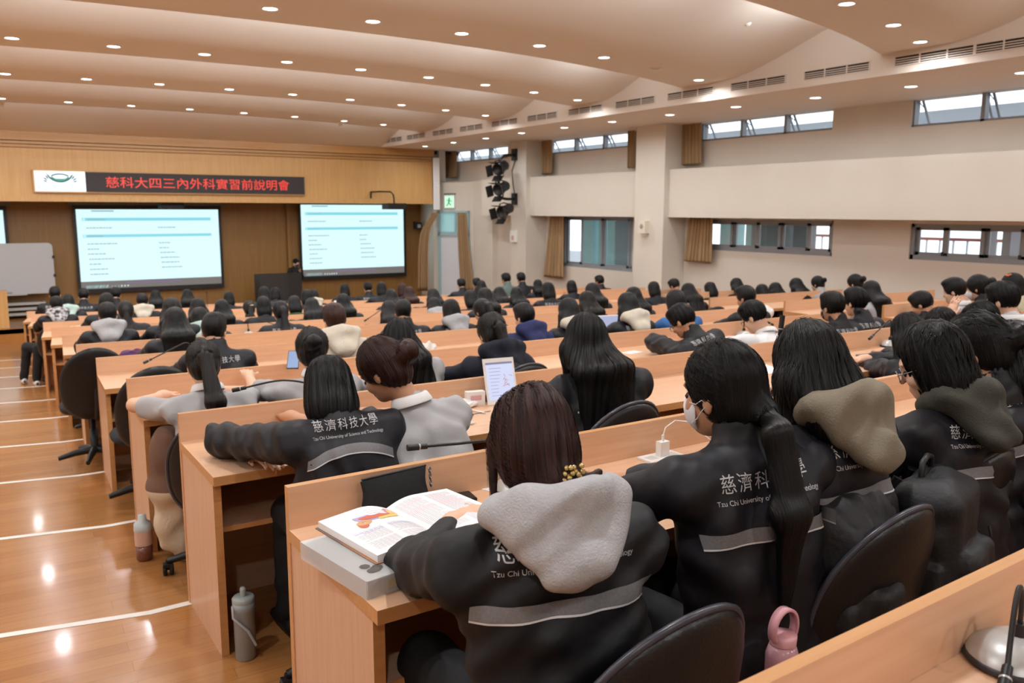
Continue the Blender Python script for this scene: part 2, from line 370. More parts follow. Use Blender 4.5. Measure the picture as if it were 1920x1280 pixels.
r.box(15.99, 16.05, 2, 11, 1.06, 1.12, 1).box(15.99, 16.05, 2, 11, .6, .65, 1)
tag(r.build('exterior_railing', [mat('rail_white', 'D5D8DC'), mat('rail_red', 'B4574C')]), kind='structure')

# ---- stage
tag(MB().box(XL, 11.5, YR, YR+.02, ZF, ZSTG).box(XL, 11.5, YR, 21.5, ZSTG-.1, ZSTG).build('floor_stage', wood('stage_floor', 'A9753F', '9B6733', stretch=(1.2, 20, 1), rough=.22)), kind='structure')
hx = float(aty(811, 380, YH)[0])
tag(MB().box(XL, hx, YH, YH+.25, 1.82, 3.34).build('wall_front', M_HEAD, bevel=.01), kind='structure')
tag(MB().box(XL, hx+.02, YH-.07, YH, 3.04, 3.075).box(XL, hx+.02, YH-.06, YH, 2.97, 3.0).box(XL, hx+.02, YH-.09, YH, 3.115, 3.3).build('trim_22', wood('header_trim', 'B98A52', 'AF8049', stretch=(.5, 9, 9)), bevel=.006), kind='structure')
tag(MB().box(XL, hx, YH-.03, YH, 1.82, 1.93).build('trim_23', M_HEAD, bevel=.006), kind='structure')
YBK = 20.6
bx = float(aty(789, 430, YBK)[0])
b = MB().box(XL, bx, YBK, YBK+.15, ZSTG, 3.3).box(float(aty(536, 430, YBK)[0]), float(aty(541, 430, YBK)[0]), YBK-.12, YBK, ZSTG, 3.3)
tag(b.build('wall_stage', M_STAGEW), kind='structure')
tag(MB().box(XL, 11.6, YH+.2, YBK+.2, 3.2, 3.3).build('ceiling_stage', mat('stage_dark', '3B3028', rough=.8)), kind='structure')
b = MB(); q = .15
b.add([(bx, YBK, -1), (hx+.25, YH+.05, -1), (hx+.25, YH+.05, 3.3), (bx, YBK, 3.3), (bx+q, YBK, -1), (hx+.45, YH+.05, -1), (hx+.45, YH+.05, 3.3), (bx+q, YBK, 3.3)],
      [(0, 1, 2, 3), (4, 7, 6, 5), (0, 4, 5, 1), (3, 2, 6, 7), (1, 5, 6, 2), (0, 3, 7, 4)])
tag(b.build('wall_stage_side', M_WALL), kind='structure')

# ------------------------------------------------------------------ ceiling fittings
def emat(name, col, s, ecol=None, rough=.4):
    m = mat(name, '2A2A2A', rough=rough, emit=ecol or col, estr=s); m.cycles.emission_sampling = 'NONE'; return m
M_LENS = emat('lamp_lens', 'FFFDFA', 9.0)
M_LENSOFF = mat('lamp_lens_off', 'A9A29C', rough=.3)
def ring_mesh(r):
    return MB().lathe([(r*.8, .015), (r*.82, -.004), (r, -.008), (r*1.04, -.002), (r*1.04, .004)], 28)
_dl = {}
def downlight(x, y, z, on=True, w=LAMP_W, label='', group=None, r=.085):
    o = empty('ceiling_downlight', (x, y, z), 0, label, 'ceiling light', group)
    k = (r, on)
    if k not in _dl:
        a = ring_mesh(r).build('trim_ring', M_WHITE); l = MB().lathe([(0.0001, -.006), (r*.5, -.005), (r*.82, 0), (r*.82, .01)], 28).build('lens', M_LENS if on else M_LENSOFF)
        _dl[k] = (a.data, l.data); bpy.data.objects.remove(a); bpy.data.objects.remove(l)
    obj('trim_ring', _dl[k][0], o); obj('lens', _dl[k][1], o)
    if on:
        L = bpy.data.lights.new('lamp', 'AREA'); L.shape = 'DISK'; L.size = r*1.6; L.energy = w; L.color = LAMP_COL; L.spread = math.radians(160)
        lo = obj('lamp', L, o, (0, 0, -.02))
    return o
ORD = ['first', 'second', 'third', 'fourth', 'fifth', 'sixth', 'seventh', 'eighth', 'ninth', 'tenth', 'eleventh', 'twelfth', 'thirteenth', 'fourteenth', 'fifteenth', 'sixteenth', 'seventeenth', 'eighteenth']
VROWS = [(3.2, [(1537, 20), (1625, 58), (1690, 92)], 'nearest'), (6.65, [(530, 3), (725, 30), (895, 54), (1036, 80), (1153, 104), (1247, 126), (1327, 149)], 'second'),
         (9.5, [(22, 73), (213, 88), (385, 102), (543, 115), (683, 129), (807, 145), (914, 159), (1005, 173), (1084, 188)], 'third'),
         (12.5, [(8, 143), (159, 152), (298, 159), (428, 169), (548, 178), (655, 188), (750, 198), (836, 207), (910, 217)], 'fourth'),
         (15.7, [(0, 190), (125, 195), (242, 201), (352, 207), (455, 213), (550, 220), (637, 229), (714, 235)], 'farthest')]
for yk, pts, nm in VROWS:
    for i, (px, py) in enumerate(pts):
        x = float(atz(px, py, 3.55)[0]); x = min(x, 8.68)
        off = px in (1247,)
        downlight(x, yk+bow(x)-.6, 3.556, not off, label='round ceiling downlight, %s from the left in the %s vault row' % (ORD[i], nm) if not off else 'unlit round ceiling downlight near the bulkhead end of the second vault row', group='downlights in the ceiling vaults')
    n = 0; x0 = float(atz(*pts[0], 3.55)[0])
    x = x0-1.1*1.5
    while x > XL+.5:                             # same rows carry on out of the picture
        downlight(x, yk+bow(x)-.6, 3.556, True, LAMP_W*2, 'round ceiling downlight of the %s vault row, beyond the left picture edge' % nm, 'downlights beyond the picture edge'); x -= 2.2
for yk in (-3.2, 0.0):
    x = -8.0
    while x < 8.8: downlight(x, yk+bow(x)-.6, 3.556, True, LAMP_W*2, 'round ceiling downlight behind the camera', 'downlights behind the camera'); x += 2.2
SL = [(797, 274), (850, 267), (911, 259), (978, 249), (1058, 239), (1148, 228), (1256, 215), (1380, 200), (1529, 183), (1708, 162), (1917, 136)]
for i, (px, py) in enumerate(SL):
    p = atz(px, py, ZS); downlight(float(p[0]), float(p[1]), ZS-.002, True, LAMP_W, 'round soffit downlight over the windows, %s from the stage' % ORD[i], 'downlights in the window soffit', .095)
for y in (1.6, .1, -1.4, -2.9): downlight(9.95, y, ZS-.002, True, LAMP_W, 'round soffit downlight beyond the right picture edge', 'soffit downlights beyond the picture edge', .095)
# cove tubes hidden behind each wave tip wash the next wave
for i, yk in enumerate(YK[1:], 1):
    o = empty('cove_tube', (0, yk, 3.78), 0, 'slim light tube hidden on the wave step %s from the stage' % ORD[len(YK)-1-i], 'cove light', 'cove tubes')
    for x in np.arange(-8, 9, 2.0):
        L = bpy.data.lights.new('tube_lamp', 'AREA'); L.shape = 'RECTANGLE'; L.size = 1.9; L.size_y = .04; L.energy = 20.0; L.color = LAMP_COL
        l = obj('tube_lamp', L, o, (x, bow(x)+.06, .0)); l.rotation_euler = (math.radians(115), 0, 0)
    MB().tube([(x, bow(x)+.035, 0.02) for x in np.arange(-8.9, 9.0, .5)], .013, 6).build('tube', M_WHITE, o)

# ---- air vents on the bulkhead
VC = [(738, 262), (780, 254), (830, 246), (883, 238), (946, 228), (1016, 216), (1097, 204), (1190, 190), (1294, 174), (1420, 157), (1567, 138), (1750, 111), (1912, 88)]
M_DARK = mat('vent_dark', '2A2725', rough=.9)
v0 = None
for i, p in enumerate(VC):
    y = float(atx(*p, XB)[1]); y = 18.9-1.36*i if i < 0 else y
    lab = 'white slotted air vent in the bulkhead, %s from the stage' % ORD[i]
    if v0 is None:
        v0 = empty('air_vent', (XB, y, 3.447), 0, lab, 'air vent', 'bulkhead air vents')
        f = MB(); w, h = .50, .062
        f.box(-.012, 0, -w, w, h-.012, h).box(-.012, 0, -w, w, -h, -h+.012)
        for u in (-w, -w/3-.008, w/3-.008, w-.016): f.box(-.012, 0, u, u+.016, -h, h)
        f.build('frame', M_SOFF, v0)
        MB().box(-.002, 0.0, -w, w, -h, h).build('backing', M_DARK, v0)
        s = MB()
        for z in (-.03, -.004, .022): s.box(-.01, -.003, -w, w, z-.006, z+.004)
        s.build('louvre', M_SOFF, v0)
    else:
        c = copy_tree(v0); c.location.y = y; c['label'] = lab
# ---- sensors on the ceiling
def sensor(x, y, z, lab, nm='ceiling_camera'):
    o = empty(nm, (x, y, z), 0, lab, 'ceiling camera')
    MB().lathe([(.055, 0), (.055, -.02), (.03, -.035)], 20).build('mount', M_WHITE, o)
    MB().lathe([(.0001, -.10), (.03, -.09), (.042, -.06), (.035, -.03), (.0001, -.03)], 18).build('camera_head', M_WHITE, o)
p = atz(1403, 30, 3.95); sensor(float(p[0]), float(p[1]), 3.93, 'small white dome camera on the ceiling vault above the windows')
for px, py, w in ((637, 234, 'right'), (3, 196, 'left')):
    p = atz(px, py, 3.52); sensor(float(p[0]), float(p[1])-.02, 3.56, 'tiny white camera in the last ceiling row, %s one' % ('above the stage gap' if w == 'right' else 'above the left screen'))
del p

# ------------------------------------------------------------------ text helper
_txt = {}
def text_geo(s, size=1.0):
    k = (s, size)
    if k not in _txt:
        c = bpy.data.curves.new('t', 'FONT'); c.body = s; c.size = size; c.align_x = 'CENTER'; c.align_y = 'CENTER'; c.resolution_u = 3
        o = bpy.data.objects.new('t', c); COL.objects.link(o); bpy.context.view_layer.update()
        dg = bpy.context.evaluated_depsgraph_get(); me = bpy.data.meshes.new_from_object(o.evaluated_get(dg))
        _txt[k] = ([tuple(v.co) for v in me.vertices], [tuple(f.vertices) for f in me.polygons])
        bpy.data.objects.remove(o); bpy.data.curves.remove(c); bpy.data.meshes.remove(me)
    return _txt[k]
def text_fit(s, w, h, fx=None):
    V, F = text_geo(s); X = [v[0] for v in V]; Z = [v[1] for v in V]
    sx = w/(max(X)-min(X)); sz = h/(max(Z)-min(Z)) if h else sx
    cx, cz = (max(X)+min(X))/2, (max(Z)+min(Z))/2
    return [((v[0]-cx)*sx, (v[1]-cz)*sz) for v in V], F

# ------------------------------------------------------------------ LED sign on the header
ys = YH-.09; xa, xb = float(aty(65, 340, ys)[0]), float(aty(570, 340, ys)[0]); xm = float(aty(160, 340, ys)[0])
zt, zb = float(aty(300, 325.5, ys)[2]), float(aty(300, 361, ys)[2])
led = empty('led_sign', ((xa+xb)/2, ys, zb), 0, 'long black message board with red lettering on the wooden stage header', 'sign')
cx = (xa+xb)/2
MB().box(xa-cx-.03, xb-cx+.03, 0, .088, -.03, zt-zb+.03).build('frame', mat('sign_frame', 'C59A62', rough=.4), led)
MB().box(xm-cx, xb-cx, -.03, 0, 0, zt-zb).build('display', mat('led_face', '2C2627', rough=.6), led)
MB().box(xa-cx, xm-cx, -.031, 0, 0, zt-zb).build('logo_display', emat('led_white', 'F4F8FF', 1.2), led)
M_LEDR = emat('led_red', 'FF3A28', .95)
X0, X1 = float(aty(198, 340, ys)[0])-cx, float(aty(541, 340, ys)[0])-cx
V, F = text_fit('慈科大四三內外科實習前說明會', X1-X0, .25)
MB().add([(x+(X0+X1)/2, -.036, z+(zt-zb)*.5) for x, z in V], F).build('lettering', M_LEDR, led)
e = MB(); ex = float(aty(112, 330, ys)[0])-cx; hz = zt-zb
P = []
for a in np.linspace(math.radians(188), math.radians(352), 25):
    k = abs(math.sin(a)); P.append([(ex+math.cos(a)*rx, -.036, min(hz-.006, hz*1.0+math.sin(a)*rz)) for rx, rz in ((.262-.012*k, .245-.085*k), (.27, .245))])
e.grid(P, 0, False)
P = [[(ex+math.cos(a)*.15, -.037, hz*.70+math.sin(a)*.055), (ex+math.cos(a)*.19, -.037, hz*.70+math.sin(a)*.085)] for a in np.linspace(math.radians(20), math.radians(160), 17)]; e.grid(P, 0, False)
P = [[(ex+math.cos(a)*.20, -.038, hz*1.0+math.sin(a)*.175), (ex+math.cos(a)*.215, -.038, hz*1.0+math.sin(a)*.205)] for a in np.linspace(math.radians(215), math.radians(325), 17)]; e.grid(P, 1, False)
for sgn in (-1, 1):
    for k, (a, l) in enumerate(((75, .12), (55, .15), (36, .15), (18, .12))):
        a = math.radians(a); bx_, bz_ = ex+sgn*(.20+.012*k), hz*.60-.02*k; tx, tz = bx_+sgn*math.cos(a)*l, min(hz-.01, bz_+math.sin(a)*l)
        nx, nz = -(tz-bz_), tx-bx_; q = math.hypot(nx, nz) or 1; nx, nz = nx/q*.016, nz/q*.016; mx_, mz_ = (bx_+tx)/2, (bz_+tz)/2
        e.add([(bx_, -.0385, bz_), (mx_+nx, -.0385, mz_+nz), (tx, -.0385, tz), (mx_-nx, -.0385, mz_-nz)], [(0, 1, 2, 3)], 0)
e.build('emblem', [emat('emblem_teal', '1E6B78', .6), emat('emblem_green', '3FB08A', .8)], led)
V, F = text_fit('慈濟科技大學', .9, .10)
MB().add([(x+ex, -.036, z+.09) for x, z in V], F).build('caption', emat('caption_grey', 'A9C6D6', .9), led)

# ------------------------------------------------------------------ projection screens
M_SCR = mat('screen_lit', '303030', rough=.6, emit='D3F6FB', estr=.92)
M_BAR = mat('screen_bar', '2A2A2A', rough=.6, emit='8CDCEA', estr=.8); M_GRY = mat('screen_grey', '2A2A2A', rough=.6, emit='8D8784', estr=.5)
M_TXT = mat('screen_text', '2A2A2A', rough=.6, emit='A3C4CB', estr=.7); M_PUR = mat('screen_purple', '2A2A2A', emit='A888C4', estr=.55); M_TSK = mat('screen_taskbar', '2A2A2A', emit='C8F6F4', estr=.8)
for m in (M_SCR, M_BAR, M_GRY, M_TXT, M_PUR, M_TSK): m.cycles.emission_sampling = 'NONE' if m is not M_SCR else 'AUTO'
def screen(px0, px1, pyt, pyb, y, lab):
    x0, x1 = float(aty(px0, 450, y)[0]), float(aty(px1, 450, y)[0]); mx = (px0+px1)/2
    zt, zb = float(aty(mx, pyt, y)[2]), float(aty(mx, pyb, y)[2]); w, h = x1-x0, zt-zb
    o = empty('projection_screen', ((x0+x1)/2, y, zb), 0, lab, 'projection screen', None)
    MB().box(-w/2-.07, w/2+.07, .005, .02, -.08, h+.1).build('border', M_BLACK, o)
    MB().box(-w/2-.16, w/2+.16, -.03, .12, h+.1, h+.25).build('roller_case', mat('roller_case_grey', '6A6664', rough=.5), o)
    MB().box(-w/2-.07, w/2+.07, -.01, .03, -.11, -.08).build('bottom_bar', M_BLACK, o)
    MB().box(-w/2, w/2, 0, .006, 0, h).build('picture', M_SCR, o)
    c = MB()
    def r(u0, u1, v0, v1, mi): c.box(-w/2+w*u0, -w/2+w*u1, -.004, 0, h-h*v1, h-h*v0, mi)
    r(.035, .94, .105, .145, 0); r(.035, .94, .315, .352, 0); r(.04, .055, .11, .14, 3); r(.04, .055, .32, .347, 3)
    r(.07, .19, .117, .135, 1); r(.065, .17, .327, .342, 1); r(0, 1, .905, 1, 2); r(.03, .18, .955, .99, 4); r(.31, .70, .93, .945, 5)
    r(.10, .25, .012, .03, 1)
    for u, v, l in ((.06, .225, .17), (.55, .225, .13), (.06, .425, .2), (.06, .49, .08), (.06, .552, .12), (.065, .617, .17), (.065, .68, .08), (.065, .745, .12), (.065, .808, .12), (.55, .425, .08), (.55, .49, .07), (.555, .552, .11), (.555, .617, .14), (.56, .68, .13), (.56, .745, .15)):
        k = u
        while k < u+l: q = rng.uniform(.012, .03); r(k, min(k+q, u+l), v, v+.014, 1); k += q+.004
    for k in range(6): r(.2+.022*k, .21+.022*k, .965, .985, 3)
    c.build('page_content', [M_BAR, M_TXT, M_GRY, M_SCR, M_TSK, M_PUR], o)
screen(146, 411.5, 392.5, 537, 20.45, 'large lit projection screen showing a blue and white page, between whiteboard and podium')
screen(566, 757, 384, 514.5, 20.45, 'lit projection screen beside the exit, right of the speaker in black')
screen(-235, 10, 394, 542, 20.45, 'lit projection screen cut by the left picture edge, beside the whiteboard')

# ---- projectors
def projector(x, y, z, lab, arm):
    o = empty('projector', (x, y, z), 0, lab, 'projector')
    MB().box(-.26, .26, -.2, .2, -.09, .07).build('body', M_BLACK, o, bevel=.03)
    MB().lathe([(.06, 0), (.06, .05), (.045, .05), (.04, .02), (.0001, .02)], 18, M=Matrix.Translation((.12, .2, -.01)) @ Matrix.Rotation(-math.pi/2, 4, 'X')).build('lens', M_BLACK, o)
    MB().tube(arm, .022, 8).build('mount_arm', M_BLACK, o); return o
p = aty(739, 386, 18.4); d = YH-.02-18.4
projector(float(p[0]), 18.4, float(p[2]), 'black projector hung on a bent arm from the stage header', [(.0, 0, .06), (0, 0, .18), (-.02, 0, .30), (-.1, .0, .37), (-.36, .1, .37), (-.4, d, .37), (-.4, d, .2)])
p = aty(320, 382, 19.6); projector(float(p[0]), 19.6, float(p[2])-.02, 'black projector in the dark above the large screen', [(0, 0, .06), (0, 0, 1.55)])

# ---- door, exit sign, curtains, column speaker
M_DOORC = mat('door_paint', 'D5D9E0', rough=.45); M_TRANS = mat('transom_frame', '9FB9BF', rough=.5)
dr = empty('door_1', EW(u0, -.03, ZF+.0), EA); tag(dr, kind='structure'); dw = u1-u0
f = MB().box(0, .09, -.1, .02, 0, 2.80).box(dw-.07, dw, -.1, .02, 0, 2.80).box(0, dw, -.1, .02, 2.74, 2.80).box(0, dw, -.1, .02, 2.10, 2.22).box(dw*.55, dw*.55+.06, -.09, .01, 2.2, 2.78)
f.build('frame', M_TRANS, dr)
MB().box(.09, dw-.07, -.05, -.045, 2.2, 2.76).build('transom_glass', mat('transom_glass', '9FCBD0', rough=.05, emit='8FC0C8', estr=.25), dr)  # teal light in the transom is put into the glass as a faint glow
lf = MB().box(.09, dw-.07, -.06, -.015, 0.01, 2.1).build('door_leaf', M_DOORC, dr)
MB().box(dw*.62, dw*.78, -.012, -.008, .75, 1.75).build('vision_panel', mat('vision_glass', '8C8A88', rough=.2), lf)
MB().box(dw*.84, dw*.9, -.014, .05, .95, 1.0).build('door_handle', M_STEEL, lf)
xs = empty('exit_sign', EW(eu(845), .0, 1.70), EA, 'small lit green exit sign above the side door', 'exit sign')
MB().box(-.18, .18, -.05, -.005, 0, .38).build('housing', M_WHITE, xs, bevel=.01)
MB().box(-.16, .16, .0-.055, -.05, .02, .34).build('face', emat('exit_face', 'C6F2D4', .95), xs)
m = MB(); g = 0
m.lathe([(.0001, 0), (.028, 0)], 10, M=Matrix.Translation((.0, -.058, .27)) @ Matrix.Rotation(math.pi/2, 4, 'X'))
m.beam((0, -.057, .24), (-.02, -.057, .15), .05, .003, up=(0, 1, 0)); m.beam((-.02, -.057, .15), (-.09, -.057, .07), .03, .003, up=(0, 1, 0)); m.beam((-.02, -.057, .15), (.06, -.057, .09), .03, .003, up=(0, 1, 0)); m.beam((0, -.057, .23), (.09, -.057, .19), .022, .003, up=(0, 1, 0)); m.beam((0, -.057, .23), (-.09, -.057, .22), .022, .003, up=(0, 1, 0))
m.build('running_figure', mat('exit_green', '1E9A52', rough=.5, emit='1FA055', estr=.4), xs)
MB().box(-.19, .19, -.06, 0, .38, .41).build('cap', M_BLACK, xs)

M_CURT = mat('beige_curtain', '9C7F5C', rough=.85, var=.08, scale=6, stretch=(3, 3, .4), bump=.1, bscale=60)
def curtain(levels, folds, depth, lab, axis=None, n=60, name='curtain'):
    """levels: (p0, p1) end points of the gathered cloth at successive heights, top first"""
    P = []
    for k, (a, c) in enumerate(levels):
        a, c = Vector(a), Vector(c); d = (c-a); nrm = Vector((-d.y, d.x, 0)).normalized(); row = []
        for i in range(n+1):
            t = i/n; ph = 2*math.pi*folds*t
            row.append(a+d*t+nrm*(math.sin(ph)+.35*math.sin(2.3*ph+k*.4))*depth*(.7+.3*k/max(1, len(levels)-1)))
        P.append(row)
    b = MB(); b.grid(P, 0, True); o = b.build(name, M_CURT)
    s = o.modifiers.new('s', 'SOLIDIFY'); s.thickness = .006; u = o.modifiers.new('u', 'SUBSURF'); u.levels = 1; u.render_levels = 1
    return tag(o, lab, 'curtain', 'beige curtains')
def wc(px0, px1, py0, py1, X, lab, folds, flare=(0, 0), depth=.035):
    lv = []
    for t in (0, .35, .7, 1.0):
        py = py0+(py1-py0)*t; a = px0+flare[0]*t; c = px1+flare[1]*t
        A = atx(a, py, X); B = atx(c, py, X); z = (A[2]+B[2])/2; lv.append(((X, A[1], z), (X, B[1], z)))
    curtain(lv, folds, depth, lab)
wc(833, 857, 282, 334, 11.36, 'short beige curtain beside the farthest high window', 6)
wc(1003, 1036, 258, 327, 11.36, 'short beige curtain left of the middle high window', 6)
wc(1177, 1190, 240, 316, 11.36, 'narrow beige curtain right of the middle high window, against the column', 4)
wc(1257, 1316, 226, 310, 11.36, 'wide beige curtain left of the three-pane high window', 9)
wc(1034, 1057, 378, 522, 11.36, 'long beige curtain gathered beside the lower window nearest the stage', 6, (-16, 0), .045)
wc(1292, 1337, 406, 492, 11.36, 'short ragged beige curtain beside the lower window', 8, (-12, -2), .04)
M2 = [(878, 397), (881, 440), (886, 490), (892, 545)]
curtain([(EW(eu(a-17-i*3), .09, float(aty(a, b_, 18.3)[2])), EW(eu(a), .09, float(aty(a, b_, 18.3)[2]))) for i, (a, b_) in enumerate(M2)], 5, .03, 'long beige curtain hanging right of the side door')
def cp(px, py, y): q = aty(px, py, y); return (float(q[0]), y, float(q[2]))
curtain([(cp(809, 398, 18.85), cp(826, 398, 18.8)), (cp(797, 420, 18.85), cp(813, 414, 18.8)), (cp(786, 436, 18.85), cp(803, 436, 18.8)), (cp(784, 480, 18.85), cp(802, 480, 18.8)), (cp(783, 548, 18.85), cp(803, 548, 18.8))], 5, .03, 'beige curtain looped over and hanging left of the side door')
sp = empty('column_speaker', (float(aty(818, 340, 18.85)[0]), 18.85, float(aty(818, 393, 18.85)[2])), math.radians(-25), 'tall slim white column speaker at the right end of the stage header', 'loudspeaker')
hh = float(aty(818, 296, 18.85)[2]-aty(818, 393, 18.85)[2])
for k in (0, 1): MB().box(-.085, .085, -.08, .08, hh*.5*k+.005, hh*.5*(k+1)-.005).build('speaker_cabinet', M_WHITE, sp, bevel=.015)
for k in (0, 1): MB().box(-.07, .07, -.084, -.08, hh*.5*k+.03, hh*.5*(k+1)-.03).build('grille', mat('speaker_grille', 'D8D8D8', rough=.6, var=.15, scale=200), sp)
MB().box(-.03, .03, .08, .2, hh*.4, hh*.6).build('bracket', M_WHITE, sp)

# ---- stage lights on the first column
sl = empty('stage_light_bracket', (XC, float(atx(962, 340, XC)[1]), 1.7), 0, 'black bent pipe bracket on the column carrying stage lights', 'light bracket')
o0 = Vector(sl.location)
def sp3(px, py, x): q = atx(px, py, x); return Vector((x, float(q[1]), float(q[2])))-o0
MB().tube([sp3(966, 291, XC), sp3(955, 291, 10.65), sp3(945, 292, 10.5), sp3(938, 298, 10.42), sp3(936, 308, 10.4), sp3(935, 340, 10.4), sp3(934, 362, 10.4), sp3(939, 371, 10.45), sp3(950, 373, 10.6), sp3(966, 373, XC)], .035, 10).build('pipe', M_BLACK, sl)
for py in (290, 373): q = sp3(966, py, XC); MB().box(q.x-.05, q.x, q.y-.1, q.y+.1, q.z-.14, q.z+.14).build('wall_plate', M_BLACK, sl, bevel=.01)
MB().tube([sp3(966, 300, XC-.02), sp3(960, 320, 10.7), sp3(962, 345, 10.75), sp3(966, 372, XC-.03)], .012, 6).build('cable', M_BLACK, sl)
def stage_light(px, py, x, yawd, lab):
    q = atx(px, py, x); o = empty('stage_light', (x, float(q[1]), float(q[2])), 0, lab, 'stage light', 'stage lights on the column'); o.scale = (.78, .78, .78)
    R = Matrix.Rotation(math.radians(yawd), 4, 'Z') @ Matrix.Rotation(math.radians(-20), 4, 'Y')
    MB().lathe([(.0001, -.30), (.10, -.29), (.15, -.22), (.15, .02), (.19, .10), (.19, .22), (.17, .22), (.15, .12), (.0001, .10)], 18, M=R @ Matrix.Rotation(-math.pi/2, 4, 'Y')).build('lamp_housing', M_BLACK, o)
    for k in range(4):
        a = k*math.pi/2; Rk = R @ Matrix.Rotation(-math.pi/2, 4, 'Y') @ Matrix.Rotation(a, 4, 'Z') @ Matrix.Translation((.19, 0, .22)) @ Matrix.Rotation(.5, 4, 'Y')
        MB().box(-.004, .004, -.17, .17, 0, .22, 0, Rk).build('barn_door', M_BLACK, o)
    MB().tube([R @ Vector((0, -.19, 0)), R @ Vector((.0, -.19, .2)), R @ Vector((0, 0, .24)), R @ Vector((.0, .19, .2)), R @ Vector((0, .19, 0))], .02, 6).build('yoke', M_BLACK, o)
stage_light(940, 314, 10.35, 25, 'topmost black stage light with barn doors on the column bracket')
stage_light(941, 352, 10.35, 20, 'middle black stage light with barn doors on the column bracket')
stage_light(948, 394, 10.45, 15, 'lowest black stage light hanging below the column bracket')
o = empty('wall_sensor', (XC, float(atx(965, 443, XC)[1]), float(atx(965, 443, XC)[2])), 0, 'small white alarm box on the column below the stage lights', 'alarm box')
MB().box(-.06, 0, -.12, .12, -.14, .14).build('box', M_WHITE, o, bevel=.012); MB().box(-.066, -.06, -.05, .05, -.09, .02).build('window', mat('alarm_window', 'C9A79A', rough=.3), o)
o = empty('wall_speaker', (XC, float(atx(1211, 426, XC)[1]), float(atx(1211, 426, XC)[2])), 0, 'small cream speaker box on the near column', 'wall speaker')
MB().box(-.12, 0, -.10, .10, -.12, .13).build('cabinet', mat('cream_plastic', 'DDD5C6', rough=.5), o, bevel=.012); MB().lathe([(.0001, .0), (.045, .0), (.05, -.005)], 18, M=Matrix.Translation((-.124, .0, .02)) @ Matrix.Rotation(-math.pi/2, 4, 'Y')).build('cone', mat('speaker_cone', '9A948B', rough=.7), o)
MB().box(-.08, 0, -.03, .03, -.17, -.12).build('bracket', M_WHITE, o)
q = aty(783, 423, 20.3); o = empty('stage_camera', (float(q[0]), 20.3, float(q[2])), 0, 'small dark camera on the stage side wall', 'camera')
MB().box(-.09, .09, -.1, .1, -.1, .1).build('camera_body', M_BLACK, o, bevel=.02); MB().box(-.05, .05, -.11, -.1, -.06, .04).build('lens_face', M_SILVER, o); MB().tube([(0, 0, .1), (.0, .28, .1)], .02, 6).build('bracket', M_BLACK, o)

# ---- things on the stage
y = 20.1; x0, x1 = float(aty(10, 500, y)[0])-1.0, float(aty(101, 500, y)[0]); zt, zb = float(aty(90, 455, y)[2]), float(aty(90, 549, y)[2])
wb = empty('whiteboard', (x1, y, ZSTG), 0, 'rolling whiteboard standing on stage between the left and large screens', 'whiteboard'); w = x1-x0
n = 8; r = .1; P = []
for cxk, czk, a0_ in ((-r, zt-r, 0), (-w+r, zt-r, 90), (-w+r, zb+r, 180), (-r, zb+r, 270)):
    for k in range(n+1): a = math.radians(a0_+90*k/n); P.append((cxk+r*math.cos(a), czk+r*math.sin(a)-ZSTG))
V = [(px_, -.015, pz) for px_, pz in P]+[(px_, .015, pz) for px_, pz in P]; m_ = len(P)
MB().add(V, [tuple(range(m_)), tuple(range(2*m_-1, m_-1, -1))]+[(i, m_+i, m_+(i+1) % m_, (i+1) % m_) for i in range(m_)]).build('board', mat('whiteboard_white', 'B4B6B9', rough=.3), wb)
MB().box(-w*.75, -w*.3, -.08, -.015, zb-ZSTG-.02, zb-ZSTG+.02).build('pen_tray', M_SILVER, wb)
MB().box(-w*.6, -w*.45, -.07, -.03, zb-ZSTG+.02, zb-ZSTG+.06).build('eraser', mat('eraser_grey', '8F8B88', rough=.8), wb)
for xx in (-.06, -w+.06): MB().box(xx-.02, xx+.02, -.02, .02, .08, zb-ZSTG+.2).build('leg', M_SILVER, wb); MB().box(xx-.025, xx+.025, -.3, .3, .03, .09).build('foot', M_SILVER, wb)
for zz in (.35, .72): MB().box(-.02, .03, -.05, -.0, zb-ZSTG+(zt-zb)*zz-.03, zb-ZSTG+(zt-zb)*zz+.03).build('clamp', M_BLACK, wb)
for k in range(3):
    py = 574+8*k; z = float(aty(50, py, 20.35)[2])
xx = float(aty(86, 580, 20.35)[0]); x0 = float(aty(12, 580, 20.35)[0])-1
bn = empty('low_bench', (xx, 20.35, ZSTG), 0, 'low white slatted bench on stage below the whiteboard', 'bench')
for k, zz in enumerate((.08, .2, .32)): MB().box(x0-xx, 0, -.1, .1, zz, zz+.06).build('slat', M_SILVER, bn)
for k in (x0-xx+.05, -.1): MB().box(k, k+.05, -.08, .1, 0, .38).build('leg', M_BLACK, bn)
xx = float(aty(14.5, 580, 18.95)[0]); zt = float(aty(8, 545, 18.95)[2])
pd = empty('wood_pedestal', (xx-.45, 18.95, ZSTG), 0, 'pale wooden pedestal on the stage edge at the left picture edge', 'pedestal')
MB().box(-.45, .45, -.25, .25, 0, zt-ZSTG-.03).build('body', M_HEAD, pd, bevel=.004); MB().box(-.46, .46, -.26, .26, zt-ZSTG-.03, zt-ZSTG).build('top', M_HEAD, pd, bevel=.004)
y = 19.0; xa_, xb_ = float(aty(487, 530, y)[0]), float(aty(566, 530, y)[0]); zt = float(aty(520, 513, y)[2])
lc = empty('lectern', ((xa_+xb_)/2, y, ZSTG), 0, 'wide black podium on stage in front of the speaker', 'lectern'); w = (xb_-xa_)/2
M_LECT = mat('lectern_black', '272524', rough=.5)
MB().box(-w, w*.3, -.03, 0, 0, zt-ZSTG).build('front_panel', M_LECT, lc, bevel=.005); MB().box(w*.3, w, -.01, .02, 0, zt-ZSTG-.02).build('side_wing', mat('lectern_dark', '1D1A19', rough=.5), lc, bevel=.005)
